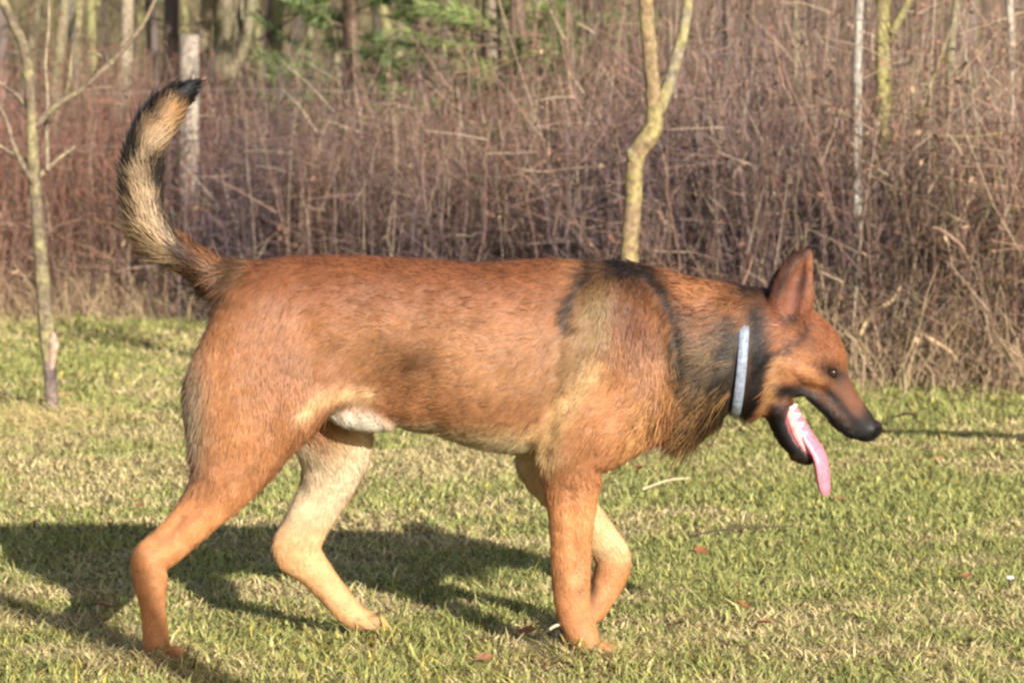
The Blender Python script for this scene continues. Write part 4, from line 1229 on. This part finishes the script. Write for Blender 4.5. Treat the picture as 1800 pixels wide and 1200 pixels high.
# ---- coat length
hl = np.full(len(dv), .0135)
def setl(w, L_):
    global hl
    w = np.clip(w, 0, 1); hl = hl * (1 - w) + L_ * w
setl(ramp(DY, 760, 900) * (DX < 1150), .0085)
setl(ramp(DY, 960, 1060), .006)
setl(nk, .022)
setl(nk * ramp(DY, 590, 690), .046)
setl(blob(1165, 720, 50, 50), .030)
setl(blob(350, 720, 26, 110), .027)
setl(hd * (DX > 1340), .0095); setl(blob(1365, 560, 26, 40) + blob(1350, 660, 20, 60), .014)
setl(blob(1340, 720, 28, 40), .02)
setl(mz, .005); setl(jw, .0055)
setl(er, .0085)
setl(tl, .028); setl(tl * (1 - ramp(DX, 290, 345)), .034); setl(tl * blob(335, 155, 30, 25), .024)
setl(under + sh, .007)
bare = np.clip(inner_jaw * 1.5, 0, 1) + nose + pads + np.clip(inner_ear * .9, 0, .85) + blob(1464, 655, 9, 7) * hd
setl(blob(1228, 735, 26, 40) * (rN < .03), .066)
# the collar presses the coat flat
col_t = np.clip((DY - 512) / 216, 0, 1); col_x = 1307 - 17 * col_t
bare = np.maximum(bare, (np.abs(DX - col_x + 1) < 8 + 5 * n_mid) * (rN < .02) * (DY > 598) * 1.0)
hl = np.where((np.abs(DX - col_x - 14) < 16) & (DY > 540) & (DX > col_x) , np.minimum(hl, .010), hl)
keep_w = np.clip(1 - bare, 0, 1)

# ---- body mesh
dm = mesh_from('dog', dv - DOG0[None], dq.ravel(), np.full(len(dq), 4), coat * .72)
gl = np.clip(nose + inner_jaw + .5 * pads, 0, 1)
ga = dm.attributes.new('gloss', 'FLOAT', 'POINT'); ga.data.foreach_set('value', gl.astype(np.float32))
M_skin, nt, b = new_mat('dog_skin')
a1 = nt.nodes.new('ShaderNodeAttribute'); a1.attribute_name = 'Col'
a2 = nt.nodes.new('ShaderNodeAttribute'); a2.attribute_name = 'gloss'
mr = nt.nodes.new('ShaderNodeMapRange'); mr.inputs['To Min'].default_value = .8; mr.inputs['To Max'].default_value = .32
nt.links.new(a1.outputs['Color'], b.inputs['Base Color']); nt.links.new(a2.outputs['Fac'], mr.inputs['Value'])
nt.links.new(mr.outputs[0], b.inputs['Roughness'])
dog = tag(obj('dog', dm, M_skin, loc=DOG0), 'large red-brown shepherd dog walking right, tail raised and tongue hanging out', 'dog')

# ---- fur
def fur():
    tri = np.concatenate([dq[:, [0, 1, 2]], dq[:, [0, 2, 3]]])
    a_, b_, c_ = dv[tri[:, 0]], dv[tri[:, 1]], dv[tri[:, 2]]
    area = np.linalg.norm(np.cross(b_ - a_, c_ - a_), axis=1) * .5
    ltri = hl[tri].mean(1)
    dens = area * keep_w[tri].mean(1) * np.clip(.014 / ltri, .75, 2.6) * (ltri > 0)
    N = 430000
    cum = np.cumsum(dens); cum /= cum[-1]
    ti = np.searchsorted(cum, rng.random(N)); ti = np.minimum(ti, len(tri) - 1)
    u1 = np.sqrt(rng.random(N)); u2 = rng.random(N)
    bc = np.stack([1 - u1, u1 * (1 - u2), u1 * u2], -1)
    T = tri[ti]
    def ip(a): 
        return (a[T] * (bc[:, :, None] if a.ndim == 2 else bc)).sum(1)
    root, nn, fl, L_, cc = ip(dv), ip(dn), ip(flow), ip(hl), ip(coat)
    keep = rng.random(N) < np.clip(ip(keep_w) * 1.2, 0, 1)
    root, nn, fl, L_, cc = root[keep], nn[keep], fl[keep], L_[keep], cc[keep]
    N = len(root)
    nn /= np.linalg.norm(nn, axis=1, keepdims=True) + 1e-9
    # tufts: neighbouring hairs lean the same way
    tuft = np.stack([fbm(root, 70, s_) - .48 for s_ in (60, 64, 68)], -1)
    broad = np.stack([vnoise(root, 22, s_) - .5 for s_ in (80, 84, 88)], -1)
    tail_ = ((root[:, 0] < -.48) & (root[:, 2] > .58))[:, None]
    fl = fl + tuft * np.where(tail_, 1.1, np.interp(L_, [.008, .03], [.9, 2.0])[:, None]) + broad * .6 + rng.normal(0, .13, (N, 3))
    fl -= nn * (fl * nn).sum(1, keepdims=True)
    fl /= np.linalg.norm(fl, axis=1, keepdims=True) + 1e-9
    L_ = L_ * rng.uniform(.6, 1.2, N)
    guard = (rng.random(N) < .03) & (root[:, 0] < .45)
    L_[guard] *= 1.7
    on_tail = (root[:, 0] < -.5) & (root[:, 2] > .58)
    lift = np.interp(L_, [.003, .01, .03, .05], [.30, .30, .42, .50]) * rng.uniform(.5, 1.4, N)
    lift[guard] *= 1.25
    s_ = np.linspace(0, 1, 5)
    pts = root[:, None] - nn[:, None] * .0006 + L_[:, None, None] * (
        fl[:, None] * (s_ * np.cos(lift)[:, None] + .1 * s_ ** 2)[:, :, None]
        + nn[:, None] * (s_ * np.sin(lift)[:, None] - .16 * s_[None] ** 2)[:, :, None])
    pts[:, :, 2] -= (s_ ** 2)[None] * (L_ * .12)[:, None]
    rad = np.interp(L_, [.003, .01, .03], [.00038, .00046, .0006])[:, None] * np.array([1, .95, .8, .55, .15])[None]
    cc = cc * (1 + rng.uniform(-1, 1, N) * np.interp(L_, [.006, .03], [.12, .28]))[:, None]
    streak = np.clip((fbm(root, 95, 33) - .36) / .26, 0, 1)
    kk = np.clip((L_ - .016) / .02, 0, 1) * (root[:, 0] > .2)
    cc = cc * (1 - kk + kk * (.3 + 1.15 * streak))[:, None]
    dark_tip = (rng.random(N) < np.clip((L_ - .012) * 22, 0.015, .32) * np.where(on_tail, .3, 1))
    colp = np.repeat(cc[:, None, :], 5, 1)
    colp[:, 0] *= .8
    colp[:, 4] *= 1.06
    colp[dark_tip, 3:] *= .55
    cu = bpy.data.hair_curves.new('fur')
    cu.add_curves([5] * N)
    cu.points.foreach_set('position', (pts - DOG0[None, None]).astype(np.float32).ravel())
    ra = cu.attributes.get('radius') or cu.attributes.new('radius', 'FLOAT', 'POINT')
    ra.data.foreach_set('value', rad.astype(np.float32).ravel())
    ca = cu.attributes.new('Col', 'FLOAT_COLOR', 'POINT')
    c4 = np.ones((N * 5, 4), np.float32); c4[:, :3] = colp.reshape(-1, 3)
    ca.data.foreach_set('color', c4.ravel())
    na = cu.attributes.new('nrm', 'FLOAT_VECTOR', 'CURVE')
    hn = nn + tuft * .9; hn /= np.linalg.norm(hn, axis=1, keepdims=True)
    na.data.foreach_set('vector', hn.astype(np.float32).ravel())
    return cu
M_fur, nt, b = new_mat('dog_fur')
a1 = nt.nodes.new('ShaderNodeAttribute'); a1.attribute_name = 'Col'
a2 = nt.nodes.new('ShaderNodeAttribute'); a2.attribute_name = 'nrm'
geo = nt.nodes.new('ShaderNodeNewGeometry')
mxn = nt.nodes.new('ShaderNodeMix'); mxn.data_type = 'VECTOR'; mxn.inputs['Factor'].default_value = .72
nt.links.new(geo.outputs['Normal'], mxn.inputs['A']); nt.links.new(a2.outputs['Vector'], mxn.inputs['B'])
nrmz = nt.nodes.new('ShaderNodeVectorMath'); nrmz.operation = 'NORMALIZE'
nt.links.new(mxn.outputs['Result'], nrmz.inputs[0])
nt.links.new(a1.outputs['Color'], b.inputs['Base Color']); nt.links.new(nrmz.outputs[0], b.inputs['Normal'])
b.inputs['Roughness'].default_value = .5; b.inputs['Specular IOR Level'].default_value = .28
scene.cycles_curves.shape = 'RIBBONS'
scene.cycles_curves.subdivisions = 2
obj('fur', fur(), M_fur, dog)

# ---- eyes, tongue, gums, teeth, collar
def ball(name, c, r, mat, parent, sx=1, sy=1, sz=1):
    n1_, n2_ = 16, 10
    v = [(r * sx * math.sin(math.pi * i / n2_) * math.cos(2 * math.pi * j / n1_), r * sy * math.sin(math.pi * i / n2_) * math.sin(2 * math.pi * j / n1_), r * sz * math.cos(math.pi * i / n2_)) for i in range(n2_ + 1) for j in range(n1_)]
    q = [(i * n1_ + j, (i + 1) * n1_ + j, (i + 1) * n1_ + (j + 1) % n1_, i * n1_ + (j + 1) % n1_) for i in range(n2_) for j in range(n1_)]
    return obj(name, mesh_from(name, np.array(v), np.array(q), np.full(len(q), 4)), mat, parent, loc=np.asarray(c) - DOG0)
M_eye = plain_mat('eye_dark', (46, 28, 18), .05, .7)
M_pad = plain_mat('paw_pad', (36, 30, 29), .7, .3, noise=(300, (24, 20, 20)), bump=.5)
for px, py, yo, r_, sx, sz in ((606, 1103, .116, .012, 1.3, .7), (634, 1113, .112, .010, 1.2, .7), (650, 1117, .125, .010, 1.2, .6), (992, 1117, -.064, .011, .9, 1.2), (1036, 1073, .058, .009, .7, 1.2)):
    ball('paw_pad', P(px, py, YM + yo), r_, M_pad, dog, sx, 1.0, sz)
for sgn in (-1, 1):
    ball('eye', P(1463, 655, YM + .0325 * sgn), .0105, M_eye, dog)
def flat_tube(name, lst, mat, parent, sides=14, sub=5, cup=0.0):
    p = np.array([P(a[0], a[1], YM + a[4]) for a in lst]); ri = np.array([a[2] / S0 for a in lst]); rl = np.array([a[3] for a in lst])
    pp, rr = smooth_path(p, ri, sub); _, ll = smooth_path(p, rl, sub)
    tan = np.gradient(pp, axis=0); tan /= np.linalg.norm(tan, axis=1)[:, None]
    lat = np.array([0, 1.0, 0]); nor = np.cross(tan, lat); nor /= np.linalg.norm(nor, axis=1)[:, None]
    lat2 = np.cross(nor, tan)
    an = np.arange(sides) / sides * 2 * math.pi
    v = pp[:, None] + nor[:, None] * (np.sin(an)[None] * rr[:, None])[:, :, None] + lat2[:, None] * (np.cos(an)[None] * ll[:, None])[:, :, None]
    v = v + nor[:, None] * ((np.cos(an)[None] ** 2) * cup * ll[:, None])[:, :, None]
    m = len(pp); v = v.reshape(-1, 3) - DOG0[None]
    q = np.array([(i * sides + j, i * sides + (j + 1) % sides, (i + 1) * sides + (j + 1) % sides, (i + 1) * sides + j) for i in range(m - 1) for j in range(sides)])
    l = np.concatenate([q.ravel(), np.arange(sides)[::-1], (m - 1) * sides + np.arange(sides)])
    s = np.concatenate([np.full(len(q), 4), [sides, sides]])
    return obj(name, mesh_from(name, v, l, s), mat, parent)
M_tongue = plain_mat('tongue', (232, 142, 156), .24, .6, noise=(180, (206, 112, 128)), bump=.2)
M_gum = plain_mat('gum', (222, 140, 140), .35, .5, noise=(140, (240, 190, 180)))
M_tooth = plain_mat('tooth', (244, 232, 206), .3, .5)
flat_tube('tongue', [(1383, 698, 5, .016, 0), (1394, 714, 7, .019, -.002), (1408, 740, 8, .022, -.004), (1424, 768, 9, .025, -.006), (1438, 790, 10.5, .026, -.008), (1446, 812, 10.5, .026, -.010),
                     (1449, 836, 10.5, .024, -.010), (1451, 858, 9.5, .018, -.010), (1451, 870, 6, .010, -.010)], M_tongue, dog, cup=-.5)
gum = flat_tube('gum', [(1383, 702, 6, .005, -.031), (1390, 730, 8, .005, -.029), (1403, 766, 8, .005, -.024), (1418, 789, 7, .0045, -.018), (1428, 797, 5, .004, -.009)], M_gum, dog)
flat_tube('gum', [(1382, 702, 5, .004, .030), (1389, 730, 6, .0045, .027), (1402, 766, 6, .0045, .022), (1417, 789, 6, .004, .016), (1427, 797, 4, .004, .008)], M_gum, dog)
def tooth(px, py, yo, L_, w, ang):
    a = P(px, py, YM + yo); d = np.array([math.cos(ang), 0, math.sin(ang)])
    pp = np.array([a - d * L_ * .3, a + d * L_ * .3, a + d * L_ * .75, a + d * L_])
    v, l, s, _ = tubes(pp[None], np.array([[w, w, w * .6, w * .1]]), 7)
    obj('tooth', mesh_from('tooth', v - DOG0[None], l, s), M_tooth, dog)
for sgn in (-1, 1):
    for px, py, yo, L_, w in ((1391, 716, .032, .011, .0052), (1396, 732, .0305, .012, .0055), (1403, 748, .0285, .011, .005), (1410, 764, .0255, .010, .0042), (1417, 777, .022, .009, .0036), (1425, 790, .0165, .012, .0042)):
        tooth(px, py, yo * sgn, L_, w, .45)
# collar: a webbing band round the neck
def collar():
    n = 64; prof = [(-.0095, 0), (-.0085, .0016), (0, .0022), (.0085, .0016), (.0095, 0), (.0085, -.001), (-.0085, -.001)]
    top = P(1307, 522, YM); bot = P(1290, 728, YM)
    c = (top + bot) / 2; up = (top - bot) / 2; hgt = np.linalg.norm(up); up /= hgt
    fw = np.array([up[2], 0, -up[0]])
    v = []
    for i in range(n):
        a = 2 * math.pi * i / n
        rd = up * math.cos(a) * hgt + np.array([0, 1, 0]) * math.sin(a) * .0815
        on = up * math.cos(a) + np.array([0, 1, 0]) * math.sin(a) * 1.3; on /= np.linalg.norm(on)
        for (w_, d_) in prof:
            v.append(c + rd + on * (d_ + .002) + fw * (w_ * .86))
    m = len(prof)
    q = [(i * m + j, i * m + (j + 1) % m, ((i + 1) % n) * m + (j + 1) % m, ((i + 1) % n) * m + j) for i in range(n) for j in range(m)]
    return np.array(v) - DOG0[None], np.array(q)
cv_, cq_ = collar()
M_collar = plain_mat('collar_webbing', (150, 158, 170), .4, .5, noise=(120, (112, 120, 134)), bump=.5)
co = obj('collar', mesh_from('collar', cv_, cq_, np.full(len(cq_), 4)), M_collar, dog)
tag(co, 'silver grey collar')
def fitting(name, path, r, mat, parent):
    v, l, s, _ = tubes(np.asarray(path)[None], np.full((1, len(path)), r), 8)
    return obj(name, mesh_from(name, v - DOG0[None], l, s), mat, parent)
M_claw = plain_mat('claw', (38, 32, 30), .35, .5)
for px, py, yo, dx, dy in TOES:
    n_ = math.hypot(dx, dy)
    a = P(px + dx / n_ * 2, py + dy / n_ * 2 - 1, YM + yo); e1 = P(px + dx / n_ * 11, py + dy / n_ * 11 + 1, YM + yo); e2 = P(px + dx / n_ * 17, py + dy / n_ * 17 + 5, YM + yo)
    v, l, s, _ = tubes(np.array([a, e1, e2])[None], np.array([[.0034, .0026, .0006]]), 6)
    obj('claw', mesh_from('claw', v - DOG0[None], l, s), M_claw, dog)
M_whisker = plain_mat('whisker', (30, 26, 24), .5, .3)
for k_ in range(10):
    a = P(1490 + 6 * (k_ % 5) - 3 * (k_ // 5), 738 + 5 * (k_ % 5) + 6 * (k_ // 5), YM - .021)
    e = a + np.array([-.018 - .004 * (k_ % 3), -.022, -.016 - .004 * (k_ % 4)])
    fitting('whisker', [a, (a + e) / 2 + [0, -.003, .002], e], .00022, M_whisker, dog)
